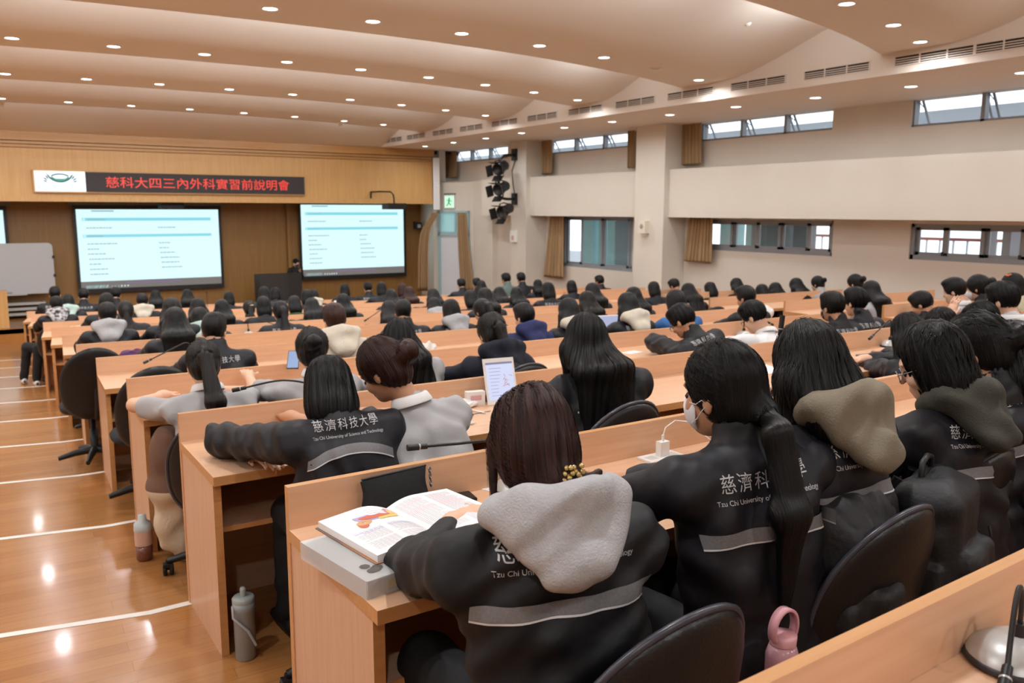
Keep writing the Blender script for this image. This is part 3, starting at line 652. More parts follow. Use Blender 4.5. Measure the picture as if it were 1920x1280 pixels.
MB().box(-w, w, 0, .45, zt-ZSTG-.05, zt-ZSTG-.02).build('top', M_LECT, lc); MB().box(-w, -w+.03, 0, .45, 0, zt-ZSTG-.05).box(w-.03, w, .02, .45, 0, zt-ZSTG-.05).build('side_panel', M_LECT, lc)

# ------------------------------------------------------------------ desk rows
def lx_left_right(n):                         # right-hand block beyond the cross aisle
    return 7.45+.29*(n-2), 2.99+1.51*(n-2)
def desk_row(loc, rz, L, lab, group=None, near=True):
    o = empty('desk_row', loc, rz, lab, 'desk', group); D = D_DESK
    mt = [M_DESK, M_EDGE]
    MB().box(0, L, -.026, 0, 0, H_UP, 0, edge=(('+z', '-x', '+x'), 1)).build('modesty_panel', mt, o, bevel=.0025)
    MB().box(0, L, -D, -.0265, H_TOP-.036, H_TOP, 0, edge=(('-y', '-x', '+x'), 1)).build('worktop', mt, o, bevel=.0025)
    for x in (.004, L-.034): MB().box(x, x+.03, -D+.035, -.0265, 0, H_TOP-.0365, 0, edge=(('-y', '+y'), 1)).build('end_panel', [M_SIDE, M_EDGE], o, bevel=.002)
    MB().box(.035, L-.035, -D+.07, -.03, .50, .52, 0, edge=(('-y',), 1)).build('under_shelf', mt, o)
    k = int(L//1.05)
    for i in range(1, k): MB().box(L*i/k-.011, L*i/k+.011, -D+.09, -.03, 0, H_TOP-.0365, 0, edge=(('-y',), 1)).build('divider', [M_SIDE, M_EDGE], o)
    return o
ROWLAB = {-1: 'nearest beech desk row, cut by the bottom right picture corner', 0: 'long beech desk row with the open anatomy book on its left end', 1: 'long beech desk row with a propped white tablet computer', 2: 'long beech desk row behind which the ponytailed student in grey polo leans'}
RIGHT = {}
for n in range(-1, 11):
    L = (lx_left_right(n)[0]-.75-base(n).x) if n > 0 else 6.9
    lab = ROWLAB.get(n, 'long beech desk row, %s desk row from the camera on the aisle side' % ORD[n+1])
    desk_row(base(n), ang(n), L, lab, 'beech desk rows')
for n in range(0, 10):
    x, y = lx_left_right(n); a = ang(n); L = (10.75-x)/math.cos(a)
    desk_row((x, y, -n*DROP), a, L, 'shorter beech desk row by the window wall, %s from the back' % ORD[n], 'beech desk rows by the windows')

# ------------------------------------------------------------------ chairs
def back_shell(w, h, t, y0, n=40, m=10, bend=.06, e=2.6):
    """rounded swivel-chair back, seen from behind: a thick pad with a rolled rim"""
    b = MB(); V = []; rings = []
    def pt(a, r, side):
        c, s = math.cos(a), math.sin(a); e = 2.05 if s > 0 else 2.8; u = math.copysign(abs(c)**(2/e), c)*w/2*r; v = math.copysign(abs(s)**(2/e), s)*h/2*r
        th = t/2*(1-r**6)**.5 if r < 1 else 0
        return (u, y0-bend*(1-(2*u/w)**2)+side*th-.10*(v/h), v)
    R = [0, .3, .6, .8, .92, .98, 1.0]
    for side in (-1, 1):
        P = [[pt(2*math.pi*k/n, r, side) for r in R] for k in range(n+1)]; b.grid(P, 0, True, side > 0)
    return b
def make_chair(detail, name='swivel_chair'):
    o = empty(name, (0, 0, 0))
    s = MB(); P = []
    for k in range(25):
        a = 2*math.pi*k/24; P.append((math.copysign(abs(math.cos(a))**.7, math.cos(a))*.235, math.copysign(abs(math.sin(a))**.7, math.sin(a))*.225))
    s.grid([[(x*q, y*q, z) for q, z in ((.0, .475), (.6, .478), (.92, .468), (1.0, .445), (.98, .42), (.8, .405), (0, .40))] for x, y in P], 0, True, True)
    s.build('seat', M_FABRIC, o)
    bk = back_shell(.50, .52, .075, -.27).build('backrest', M_VINYL, o, (0, 0, .65))
    if detail:
        b = MB(); n = 48; Pt = []
        for k in range(n+1):
            a = 2*math.pi*k/n; c, sn = math.cos(a), math.sin(a); ee = 2.05 if sn > 0 else 2.8; u = math.copysign(abs(c)**(2/ee), c)*.251; v = math.copysign(abs(sn)**(2/ee), sn)*.262
            Pt.append((u, -.27-.06*(1-(2*u/.50)**2)-.10*(v/.52)-.004, v))
        b.tube(Pt, .0085, 6, cap=False).build('rim_piping', mat('rim_grey', '3A3A44', rough=.3), bk)  # piping; the rim's grey-blue sheen is put into its colour
    MB().tube([(0, -.10, .40), (0, -.29, .41), (0, -.35, .50), (0, -.34, .66)], [.03, .03, .028, .024], 8).build('back_stem', M_BLACK, o)
    MB().lathe([(.03, .09), (.03, .26), (.02, .26), (.02, .40)], 12).build('gas_column', M_BLACK, o)
    b = MB(); C = []
    for k in range(5):
        a = 2*math.pi*k/5+.6; c, sn = math.cos(a), math.sin(a)
        b.tube([(0, 0, .115), (c*.15, sn*.15, .10), (c*.27, sn*.27, .075)], [.03, .024, .017], 8); C.append((c*.27, sn*.27, a))
    b.build('star_base', M_BLACK, o)
    cm = None
    if detail:
        for x, y, a in C:
            if cm is None:
                q = MB()
                for sx in (-.016, .016): q.lathe([(.0001, -.011), (.022, -.011), (.03, -.007), (.03, .007), (.022, .011), (.0001, .011)], 16, M=Matrix.Translation((sx, 0, .03)) @ Matrix.Rotation(math.pi/2, 4, 'Y'))
                q.tube([(0, 0, .03), (0, 0, .08)], .012, 6); q.box(-.024, .024, -.012, .03, .05, .066); c = q.build('caster', M_BLACK, o); cm = c.data
            else: c = obj('caster', cm, o)
            c.location = (x, y, 0); c.rotation_euler = (0, 0, a)
    return o
CH_NEAR = make_chair(True); CH_FAR = make_chair(False); _cused = {True: False, False: False}
def chair(n, lx, ly, dyaw, lab, group='black swivel chairs', near=None, top=None):
    near = (n <= 2) if near is None else near
    src = CH_NEAR if near else CH_FAR
    o = src if not _cused[near] else copy_tree(src); _cused[near] = True
    o.location = W(n, lx, ly); o.rotation_euler = (0, 0, ang(n)+math.radians(dyaw)); tag(o, lab, 'chair', group)
    if top: o.scale = (1, 1, top/.91)
    return o

# ------------------------------------------------------------------ people: smooth distance fields turned into one closed skin each
f32 = np.float32
def cap(a, b, ra, rb=None): return ('c', np.array(a, f32), np.array(b, f32), ra, ra if rb is None else rb)
def ell(c, r, R=None): return ('e', np.array(c, f32), np.array(r, f32), None if R is None else np.array(R, f32))
def pd(P, s):
    if s[0] == 'c':
        a, b, ra, rb = s[1:]; ab = b-a; L = float(ab@ab)+1e-9; q = P-a; t = np.clip((q@ab)/L, 0, 1).astype(f32)
        return np.sqrt(((q-t[:, None]*ab)**2).sum(1))-(ra+(rb-ra)*t)
    if s[0] == 'b':
        c, hf, r = s[1:]; q = np.abs(P-c)-hf; return np.sqrt((np.maximum(q, 0)**2).sum(1))+np.minimum(q.max(1), 0)-r
    c, r, R = s[1:]; q = P-c
    if R is not None: q = q@R
    k0 = np.sqrt(((q/r)**2).sum(1)); k1 = np.sqrt(((q/(r*r))**2).sum(1))+1e-6
    return k0*(k0-1)/k1
def smin(a, b, k): h = np.clip(.5+.5*(b-a)/k, 0, 1); return b+(a-b)*h-k*h*(1-h)
def smax(a, b, k): return -smin(-a, -b, k)
def field(prims, k=.04, subs=(), cuts=(), noise=None):
    def f(P):
        d = None
        for s in prims:
            kk = k
            if s[0] == 'k': kk, s = s[1], s[2]
            e = pd(P, s); d = e if d is None else smin(d, e, kk)
        for s, kk in subs: d = smax(d, -pd(P, s), kk)
        for nrm, off in cuts: d = smax(d, P@np.array(nrm, f32)-off, .008)
        if noise is not None: d = d+noise(P)
        return d
    return f
def folds(seed, amp, wl=.11):
    r = np.random.RandomState(seed); K = r.normal(size=(5, 3)); K /= np.linalg.norm(K, axis=1)[:, None]; K *= (2*np.pi/(wl*r.uniform(.6, 1.5, 5)))[:, None]; ph = r.uniform(0, 6.28, 5)
    K = K.astype(f32)
    def n(P): return (amp*np.sin(P@K.T+ph+1.3*np.sin(P@K[::-1].T*.5)).sum(1)/2.2).astype(f32)
    return n
def nets(f, lo, hi, h):
    lo = np.array(lo, f32); B = 8; n = (np.ceil((np.array(hi)-lo)/h/B).astype(int)+1)*B
    nb = n//B; D = np.empty(n, f32)
    g = np.stack(np.meshgrid(*[np.arange(k) for k in nb], indexing='ij'), -1).reshape(-1, 3)
    dc = f(lo+((g+.5)*B-.5).astype(f32)*h); rad = B*h*.9+.02
    D4 = D.reshape(nb[0], B, nb[1], B, nb[2], B)
    D4[:] = dc.reshape(nb)[:, None, :, None, :, None]
    act = g[np.abs(dc) < rad]
    o = np.stack(np.meshgrid(*[np.arange(B)]*3, indexing='ij'), -1).reshape(-1, 3)
    for i in range(0, len(act), 400):
        a = act[i:i+400]; P = (lo+((a[:, None, :]*B+o[None]).astype(f32))*h).reshape(-1, 3); v = f(P).reshape(len(a), B, B, B)
        for q, blk in zip(a, v): D[q[0]*B:q[0]*B+B, q[1]*B:q[1]*B+B, q[2]*B:q[2]*B+B] = blk
    ins = D < 0; c = np.zeros(tuple(k-1 for k in n), np.int8); sl = (slice(0, -1), slice(1, None))
    for i in (0, 1):
        for j in (0, 1):
            for k in (0, 1): c += ins[sl[i], sl[j], sl[k]]
    I = np.argwhere((c > 0) & (c < 8)); idx = -np.ones(c.shape, np.int32); idx[I[:, 0], I[:, 1], I[:, 2]] = np.arange(len(I))
    cor = np.array([(i, j, k) for i in (0, 1) for j in (0, 1) for k in (0, 1)]); vals = np.stack([D[I[:, 0]+a, I[:, 1]+b, I[:, 2]+d] for a, b, d in cor], 1)
    acc = np.zeros((len(I), 3), f32); cnt = np.zeros(len(I), f32)
    for a in range(8):
        for b in range(a+1, 8):
            if abs(cor[a]-cor[b]).sum() != 1: continue
            va, vb = vals[:, a], vals[:, b]; m = (va < 0) != (vb < 0); t = np.where(m, va/(va-vb+1e-12), 0)
            acc += np.where(m[:, None], cor[a]+t[:, None]*(cor[b]-cor[a]), 0); cnt += m
    V = lo+(I+acc/cnt[:, None])*h; Fs = []
    for ax in range(3):
        u, w = (ax+1) % 3, (ax+2) % 3
        A = [slice(None)]*3; Bq = [slice(None)]*3; A[ax] = slice(0, -1); Bq[ax] = slice(1, None)
        ch = ins[tuple(A)] != ins[tuple(Bq)]; E = np.argwhere(ch); E = E[(E[:, u] > 0) & (E[:, w] > 0) & (E[:, u] < n[u]-1) & (E[:, w] < n[w]-1)]
        du = np.zeros(3, int); du[u] = 1; dw = np.zeros(3, int); dw[w] = 1
        q = np.stack([idx[tuple((E-x).T)] for x in (du*0, du, du+dw, dw)], 1)
        fl = ins[tuple(E.T)]; q[~fl] = q[~fl][:, ::-1]; Fs.append(q)
    F = np.concatenate(Fs); F = F[(F >= 0).all(1)]
    return V, F
def rotm(yaw, pitch=0, roll=0):
    y, p, r = map(math.radians, (yaw, pitch, roll))
    Rz = np.array([[math.cos(y), -math.sin(y), 0], [math.sin(y), math.cos(y), 0], [0, 0, 1]]); Rx = np.array([[1, 0, 0], [0, math.cos(p), math.sin(p)], [0, -math.sin(p), math.cos(p)]])
    Ry = np.array([[math.cos(r), 0, math.sin(r)], [0, 1, 0], [-math.sin(r), 0, math.cos(r)]]); return Rz@Rx@Ry
def unit(v): return v/np.linalg.norm(v)

M_SKIN = mat('skin', 'D9AC90', rough=.5, var=.03, scale=14)
M_SKIN2 = mat('skin_tan', 'C08E6E', rough=.5, var=.03, scale=14)
M_JACK = mat('dark_nylon', '14131A', rough=.55, var=.15, scale=9, bump=.45, bscale=15, spec=.35)
M_JACKB = mat('black_nylon', '101014', rough=.58, var=.15, scale=9, bump=.45, bscale=15, spec=.35)
M_NAVY = mat('navy_fleece', '0F1222', rough=.9, bump=.2, bscale=160)
M_POLO = mat('grey_pique', 'A9A8AA', rough=.85, bump=.12, bscale=260, var=.02, scale=10)
M_WSHIRT = mat('white_shirt', 'E6E4E6', rough=.8, bump=.1, bscale=120)
M_COLLAR = mat('white_collar', 'E3E1E1', rough=.8)
M_HOODG = mat('grey_fleece', 'ABABAE', rough=.9, var=.06, scale=60, bump=.3, bscale=220)
M_TRS = mat('black_trousers', '0E0E11', rough=.8)
M_STRIPE = mat('reflective_stripe', '77777A', rough=.5, var=.12, scale=200)
M_PIPE = mat('reflective_piping', 'D2D2D2', rough=.4)
M_PRINT = mat('silver_print', 'BEBEC0', rough=.45)
HB = hair_mat('black_hair', '060607', '100E0F'); HBR = hair_mat('dark_brown_hair', '1B0C08', '40201A'); HD = hair_mat('soft_black_hair', '0B0908', '171210')

def skel(sp):
    hd = np.array(sp['head']); hip = np.array(sp.get('hip', (0, 0, .53))); nb = np.array(sp['nb']) if 'nb' in sp else hd+np.array((0, -.095, -.138))
    ty = math.radians(sp.get('tyaw', 0)); sx = np.array((math.cos(ty), math.sin(ty), 0)); fy = np.array((-math.sin(ty), math.cos(ty), 0))
    t = unit(nb-hip); bk = -unit(fy-t*(fy@t)); sx = unit(sx-t*(sx@t))
    sw = sp.get('sw', .183)
    J = dict(hd=hd, hip=hip, nb=nb, t=t, bk=bk, sx=sx, R=rotm(*sp.get('hr', (0, 20, 0))))
    for s, q in ((-1, 'L'), (1, 'R')):
        J[q+'S'] = nb+sx*s*sw-t*.075-bk*.02
        J[q+'E'] = np.array(sp.get(q+'E', (hd[0]+s*.27, hd[1]+.10, .815))); J[q+'W'] = np.array(sp.get(q+'W', (hd[0]+s*.09, hd[1]+.33, .795)))
        J[q+'K'] = hip+np.array((s*.10, .42, -.0)); J[q+'A'] = np.array((hip[0]+s*.11, hip[1]+.44, .09)); J[q+'H'] = hip+np.array((s*.085, .02, -.01))
        if sp.get('side'): J[q+'K'] = hip+np.array((-.34+s*.06, .20-s*.12, 0)); J[q+'A'] = np.array((hip[0]-.40+s*.07, hip[1]+.22-s*.14, .09))
    return J
def hand(J, q, r=.0085, curl=.35):
    w = J[q+'W']; d = unit(w-J[q+'E']); s = 1 if q == 'R' else -1
    if 'hdir'+q in J: d = unit(np.array(J['hdir'+q]))
    n = np.array((0, 0, 1.0)); side = unit(np.cross(d, n))*s; n = np.cross(side, d)*s; n = n if n[2] > 0 else -n
    R = np.stack([side, d, n], 1); P = [cap(w-d*.02, w+d*.02, .026, .024), ell(w+d*.048, (.040, .052, .017), R)]
    L = (.072, .080, .073, .056)
    for i in range(4):
        o = (-.030+.020*i); root = w+d*.085-side*o*1.0; u = d*math.cos(.1)-side*o*1.5; u = unit(u); m = root+u*L[i]*.52; e = m+(u*math.cos(curl)-n*math.sin(curl))*L[i]*.52
        P += [('k', .008, cap(w+d*.05-side*o*.8, root, r*1.1, r)), ('k', .005, cap(root, m, r, r*.95)), ('k', .005, cap(m, e, r*.95, r*.8))]
    a = w+d*.02-side*.03; b = a-side*.028+d*.035-n*.006; P += [('k', .01, cap(w+d*.015-side*.012, a, .013, .012)), ('k', .006, cap(a, b, .011, .0095)), ('k', .005, cap(b, b+d*.03-side*.006, .0095, .008))]
    return P
def hw(J, v): return J['hd']+J['R']@np.array(v, float)
def body_f(J, fr=.0085):
    h = lambda v: hw(J, v); R = J['R']
    pr = [ell(h((0, -.012, .022)), (.073, .090, .088), R), ell(h((0, .028, -.045)), (.058, .060, .078), R), ('k', .03, ell(h((0, .058, -.098)), (.028, .026, .022), R)),
          ('k', .012, cap(h((0, .083, -.012)), h((0, .106, -.042)), .007, .011)), ('k', .01, ell(h((0, .088, -.076)), (.022, .008, .008), R)), ('k', .02, ell(h((0, .078, .012)), (.05, .014, .014), R))]
    for s in (-1, 1): pr += [('k', .006, ell(h((s*.074, -.008, -.028)), (.009, .019, .031), R@rotm(s*18))), ('k', .02, ell(h((s*.038, .062, -.045)), (.022, .02, .022), R))]
    pr += [('k', .03, cap(h((0, -.03, -.06)), J['nb']-J['bk']*.015, .047, .05))]
    pr += [cap(J['nb']-J['t']*.14-J['bk']*.02, J['hip'], .07, .09), cap(J['LS'], J['RS'], .04), ('k', .03, cap(J['nb']-J['t']*.02-J['bk']*.02, J['nb']-J['t']*.14-J['bk']*.02, .05, .06))]
    for q in 'LR':
        pr += [('k', .02, cap(J[q+'S'], J[q+'E'], .046, .038)), ('k', .012, cap(J[q+'E'], J[q+'W'], .038, .025)), ('k', .03, cap(J[q+'H'], J[q+'K'], .065, .048)), ('k', .02, cap(J[q+'K'], J[q+'A'], .046, .035))]
        pr += hand(J, q, fr)
    subs = [(ell(h((s*.032, .093, -.018)), (.017, .012, .010), R), .008) for s in (-1, 1)]+[(ell(h((0, .098, -.078)), (.02, .01, .0022), R), .003)]
    return field(pr, .03, subs)
def jacket_f(J, kind='jacket', seed=1, bulk=1.0, amp=.004):
    t, sx, bk = J['t'], J['sx'], J['bk']; g = {'jacket': .0, 'hoodie': .004, 'polo': -.012, 'shirt': -.008}[kind]; pr = []
    L = np.linalg.norm(J['nb']-J['hip'])
    for s in (-1, 1):
        pr.append(cap(J['hip']+sx*s*.085-t*.05, J['hip']+sx*s*.09+t*L*.45, .112+g, .104+g)); pr.append(cap(J['hip']+sx*s*.09+t*L*.45, J['nb']+sx*s*.095-t*.15, .104+g, .098+g))
    pr += [cap(J['hip'], J['nb']-t*.12, .115+g, .105+g), ('k', .05, cap(J['LS'], J['RS'], .060+g)), ('k', .05, cap(J['nb']-t*.03-bk*.01, J['LS'], .058+g, .056+g)), ('k', .05, cap(J['nb']-t*.03-bk*.01, J['RS'], .058+g, .056+g))]
    pr.append(('k', .03, cap(J['nb']-t*.04, J['nb']+t*(.045 if kind in ('jacket', 'hoodie') else .02)-bk*.025, .074+g, .068+g)))
    for q in 'LR':
        S, E, Wr = J[q+'S'], J[q+'E'], J[q+'W']
        if kind == 'polo': pr.append(('k', .035, cap(S, S+(E-S)*.72, .060, .058)))
        else: pr += [('k', .035, cap(S, E, .072+g, .064+g)), ('k', .03, cap(E, E+(Wr-E)*.86, .060+g, .040+g))]
    n1 = folds(seed, amp, .13); n2 = folds(seed+50, amp*.4, .085)
    def nz(P): return n1(P)*np.clip(1.6-2.2*np.abs(P[:, 2]-.75), .5, 1.5).astype(f32)+n2(P)*.5
    subs = [(cap(J['nb']+t*.055-bk*.035, J['nb']+t*.17-bk*.06, .050, .07), .006)]
    return field(pr, .045, subs, noise=nz)
def trousers_f(J):
    pr = [cap(J['LH'], J['RH'], .115, .115)]
    for q in 'LR': pr += [('k', .04, cap(J[q+'H'], J[q+'K'], .092, .070)), ('k', .03, cap(J[q+'K'], J[q+'A'], .070, .058))]
    return field(pr, .05, noise=folds(9, .004, .12))
def hair_f(J, kind, seed=3):
    h = lambda v: hw(J, v); R = J['R']; nb, t, bk, sx = J['nb'], J['t'], J['bk'], J['sx']
    shell = ell(h((0, -.014, .020)), (.088, .107, .105), R); pr = [shell]; face = (ell(h((0, .118, -.05)), (.070, .078, .108), R), .02); subs = [face]; cuts = []
    if kind.startswith('short'):
        pr = [ell(h((0, -.012, .022)), (.084, .104, .106), R), ell(h((0, .03, .085)), (.07, .07, .035), R)]
        nrm = R@unit(np.array((0, .42, -1.0))); cuts = [(nrm, float(nrm@h((0, -.09, -.088))))]
        subs += [(ell(h((s*.090, .022, -.050)), (.026, .040, .048), R), .012) for s in (-1, 1)]
    elif kind == 'bob':
        pr += [ell(h((0, -.022, -.06)), (.099, .092, .12), R), ell(h((0, -.04, -.10)), (.092, .07, .09), R)]
        nrm = R@np.array((0, .12, -1.0)); cuts = [(nrm, float(nrm@h((0, -.03, -.150))))]
        subs = [(ell(h((0, .125, -.06)), (.072, .085, .15), R), .02)]
    elif kind.startswith('long'):
        ln = {'long': .32, 'longer': .44, 'longh': .17}[kind]
        pr.append(ell(h((0, -.03, -.05)), (.096, .088, .11), R))
        for i, x in enumerate((-.085, -.045, 0, .045, .085)):
            a = h((x*.85, -.06+.25*abs(x), -.06)); m = nb+sx*x*1.05+bk*(.095-.3*abs(x)-(.03 if kind == 'longh' else 0))+t*.02; e = nb+sx*x*1.15+bk*(.125-.2*abs(x)-(.07 if kind == 'longh' else 0))-t*(ln-.10-.3*abs(x))
            pr += [('k', .035, cap(a, m, .048, .045)), ('k', .03, cap(m, e, .042, .022))]
        for s in (-1, 1):
            a = h((s*.082, .0, -.04)); m = nb+sx*s*.105-bk*.06-t*.02; e = m-bk*.05-t*.14; pr += [('k', .03, cap(a, m, .028, .03)), ('k', .02, cap(m, e, .028, .014))]
        subs = [(ell(h((0, .125, -.06)), (.070, .085, .14), R), .02)]
    elif kind.startswith('pony') or kind == 'braid':
        low = kind.endswith('low'); z0 = -.055 if low else .015
        pr.append(ell(h((0, -.05, -.045)), (.072, .068, .07), R)); tie = h((0, -.122, z0)); ln = .42 if kind.startswith('ponylong') else .24
        pr.append(('k', .02, cap(h((0, -.09, z0)), tie, .04, .022)))
        og = .155 if kind == 'ponylong_low' else .15; m = (nb+bk*.110+t*.06) if kind == 'ponylong_low' else tie+unit(tie-J['hd'])*.032-np.array((0, 0, .035)); e = nb+bk*og-t*ln*.30; e2 = nb+bk*(og-.02)-t*ln*.85
        pr += [('k', .03, cap(tie, m, .022, .024)), ('k', .035, cap(m+sx*.006, e+sx*.016, .022, .031)), ('k', .035, cap(m-sx*.006, e-sx*.016, .022, .031)), ('k', .035, cap(e+sx*.014, e2+sx*.004, .030, .006)), ('k', .035, cap(e-sx*.014, e2-sx*.020, .030, .006))]
    elif kind == 'bun':
        pr.append(ell(h((0, -.05, -.045)), (.070, .066, .068), R)); pr.append(('k', .02, ell(h((0, -.135, .025)), (.046, .040, .044), R)))
    elif kind == 'bunside':
        pr.append(ell(h((0, -.05, -.045)), (.072, .066, .07), R)); pr.append(('k', .02, ell(h((.02, -.140, .0)), (.044, .042, .046), R))); pr.append(('k', .02, ell(h((.0, -.118, -.01)), (.04, .03, .035), R)))
    elif kind == 'lowbun':
        pr += [ell(h((0, -.045, -.045)), (.086, .078, .085), R), ('k', .03, ell(h((.015, -.085, -.105)), (.055, .040, .04), R)), ('k', .02, ell(h((.062, -.095, -.118)), (.036, .030, .030), R)), ('k', .012, cap(h((.075, -.11, -.10)), h((.105, -.11, -.085)), .014, .008)), ('k', .012, cap(h((.06, -.11, -.14)), h((.10, -.115, -.15)), .016, .009))]
        for s in (-1, 1): pr.append(('k', .015, cap(h((s*.082, .035, .0)), h((s*.088, .045, -.12)), .012, .005)))
    r = np.random.RandomState(seed); ph = r.uniform(0, 6, 3); Rf = R.astype(f32); hd = J['hd'].astype(f32)
    def nz(P):
        q = (P-hd)@Rf; a = np.arctan2(q[:, 0], q[:, 1]); return (.0022*np.sin(a*19+ph[0]+q[:, 2]*9)+.0016*np.sin(a*37+ph[1]+q[:, 2]*14)+.002*np.sin(q[:, 0]*60+ph[2])).astype(f32)
    return field(pr, .03, subs, cuts, nz)
def hood_f(J, up=False, seed=5, size=1.0, hl=1.0, dep=1.0):
    nb, t, bk, sx = J['nb'], J['t'], J['bk'], J['sx']; z = size
    c = nb+t*.045+bk*.0; pr = []
    P = [c+sx*math.cos(a)*.098*z+bk*(math.sin(a)*.085+.005)*z+t*(.035*math.sin(a)-.005) for a in np.linspace(math.radians(-30), math.radians(210), 9)]
    for a, b in zip(P, P[1:]): pr.append(cap(a, b, .034, .034))
    tip = nb+bk*.140*dep-t*.105*hl; m = nb+bk*.14*dep-t*.03
    for s in (-1, -.5, 0, .5, 1): pr.append(('k', .045, cap(nb+sx*s*.125*z+bk*(.098-.055*abs(s))*dep+t*.05, nb+sx*s*.05+bk*.138*dep-t*.070*hl, .033, .028)))
    pr.append(('k', .03, cap(m, tip, .03, .018)))
    n1 = folds(seed, .005, .11)
    return field(pr, .035, [(cap(nb+t*.03-bk*.02, nb+t*.2-bk*.03, .062, .085), .012)], noise=n1)
def bnd(J, extra=()):
    P = np.array([J[k] for k in ('hd', 'hip', 'nb', 'LE', 'RE', 'LW', 'RW', 'LS', 'RS', 'LK', 'RK', 'LA', 'RA')]+list(extra)); return P.min(0), P.max(0)
def strands(f, J, kind, N, seed, width=.0016, steps=16, step=.017):
    r = np.random.RandomState(seed); R = J['R']; D = r.normal(size=(N, 3)); D[:, 2] = np.abs(D[:, 2])*.9-.15; D[:, 1] -= .25; D /= np.linalg.norm(D, axis=1)[:, None]
    P = (J['hd']+(D*np.array((.089, .108, .106))+np.array((0, -.014, .02)))@R.T).astype(f32)
    tie = None
    if kind.startswith('pony') or kind.startswith('bun'): tie = hw(J, (0, -.13, -.055 if kind.endswith('low') else .02))
    if kind == 'lowbun': tie = hw(J, (.03, -.10, -.12))
    path = []
    def grad(P):
        e = f32(.004); g = np.stack([f(P+np.array(d, f32)*e)-f(P-np.array(d, f32)*e) for d in ((1, 0, 0), (0, 1, 0), (0, 0, 1))], 1); return g/(np.linalg.norm(g, axis=1)[:, None]+1e-6)
    off = r.uniform(.0005, .0032, N).astype(f32); jit = r.normal(0, .10, (N, 3)).astype(f32)
    nst = r.randint(steps//2, steps+1, N)
    g = grad(P)
    for k in range(steps):
        for _ in range(2): P = P-(f(P)-off)[:, None]*g; g = grad(P)
        path.append((P.copy(), g.copy()))
        d = np.tile(np.array((0, 0, -1), f32), (N, 1))
        if tie is not None:
            w = tie-P; l = np.linalg.norm(w, axis=1)[:, None]; d = np.where(l > .03, w/l, d)
        d = d+jit; d = d-(d*g).sum(1)[:, None]*g; d /= np.linalg.norm(d, axis=1)[:, None]+1e-6; P = P+d*f32(step)
    V = []; F = []; K = steps
    for k in range(K):
        p, g = path[k]; q = path[min(k+1, K-1)][0]-path[max(k-1, 0)][0]; s = np.cross(q, g); s /= np.linalg.norm(s, axis=1)[:, None]+1e-6
        fr = np.clip((nst-k)/3, 0, 1)[:, None]*np.clip((k+1)/2, .3, 1); V.append(np.stack([p-s*width*fr/2, p+s*width*fr/2], 1))
    V = np.stack(V, 1).reshape(-1, 3)               # N,K,2
    b = (np.arange(N)*K*2)[:, None]+np.arange(K-1)[None]*2; b = b[(np.arange(K-1)[None] < nst[:, None]-1)]
    return V, np.stack([b, b+1, b+3, b+2], 1)
SHOE = MB()
_P = []
for i, yv in enumerate(np.linspace(-.09, .17, 14)):
    w = .036+.010*math.sin((yv+.09)/.26*math.pi*.9); w *= (1 if .0 < i < 13 else .45); hgt = .085 if yv < .03 else .085-.04*(yv-.03)/.14
    _P.append([(math.cos(a)*w, yv, max(0, .5*hgt+math.sin(a)*.5*hgt*(1 if i not in (0, 13) else .5))) for a in np.linspace(0, 2*math.pi, 13)])
SHOE.grid(_P, 0, True, True)
_so = SHOE.build('shoe', mat('black_shoe', '18171A', rough=.5)); SHOE_ME = _so.data; bpy.data.objects.remove(_so)
SHOE_W = SHOE_ME.copy(); SHOE_W.materials.clear(); SHOE_W.materials.append(mat('white_shoe', 'D9D5D2', rough=.6))

_bvh = {}
def decal(J, jme, pts, faces, name, m, parent, down, off=.0025, M0=None):
    """lay flat artwork (u across, v up) onto the back of the jacket mesh"""
    key = jme.name
    if key not in _bvh: _bvh[key] = BVHTree.FromPolygons([v.co for v in jme.vertices], [p.vertices for p in jme.polygons])
    c = J['nb']-J['t']*down; V = []; d = Vector(-J['bk'])
    for u, v in pts:
        o = Vector(c+J['sx']*u+J['t']*v+J['bk']*.45); loc, nrm, i, ds = _bvh[key].ray_cast(o, d, 1.0)
        V.append(loc+nrm*off if loc else o+d*.3)
    me = mesh_np(name, V, faces, [m], True); return obj(name, me, parent)
def gridpts(u0, u1, vf, h, nu=26):
    P = []; F = []
    for i in range(nu+1):
        u = u0+(u1-u0)*i/nu
        for k in (0, .5, 1): P.append((u, vf(u)-h*k))
    for i in range(nu):
        for k in (0, 1): F.append((i*3+k, i*3+k+1, (i+1)*3+k+1, (i+1)*3+k))
    return P, F
def uniform_print(J, jme, root, w=.27, lv=0, stripe=True, tcun=False, down=.055, sag=.012, textdx=0.0, sd=.105, hw_=.20):
    if tcun:
        P, F = text_fit('TCUN', .27, .055); decal(J, jme, [(u, v) for u, v in P], F, 'lettering', M_PRINT, root, .17); return
    if lv < 2:
        P = []; F = []
        for i, chx in enumerate('慈濟科技大學'):
            p, f = text_fit(chx, .136*w, .16*w); b = len(P); x = -w/2+w*(i+.5)/6; P += [(u+x+textdx, v) for u, v in p]; F += [tuple(b+k for k in q) for q in f]
        decal(J, jme, P, F, 'lettering', M_PRINT, root, down)
        if lv < 1:
            P, F = text_fit('Tzu Chi University of Science and Technology', w*1.08, .0155); decal(J, jme, [(u+textdx, v) for u, v in P], F, 'small_lettering', M_PRINT, root, down+.045)
    if stripe:
        vf = lambda u: -sag*(u/.18)**2
        P, F = gridpts(-hw_, hw_, vf, .032); s = decal(J, jme, P, F, 'reflective_stripe', M_STRIPE, root, down+sd, .003)
        P, F = gridpts(-hw_, hw_, lambda u: vf(u)-.0325, .0045); decal(J, jme, P, F, 'piping', M_PIPE, s, down+sd, .0035)
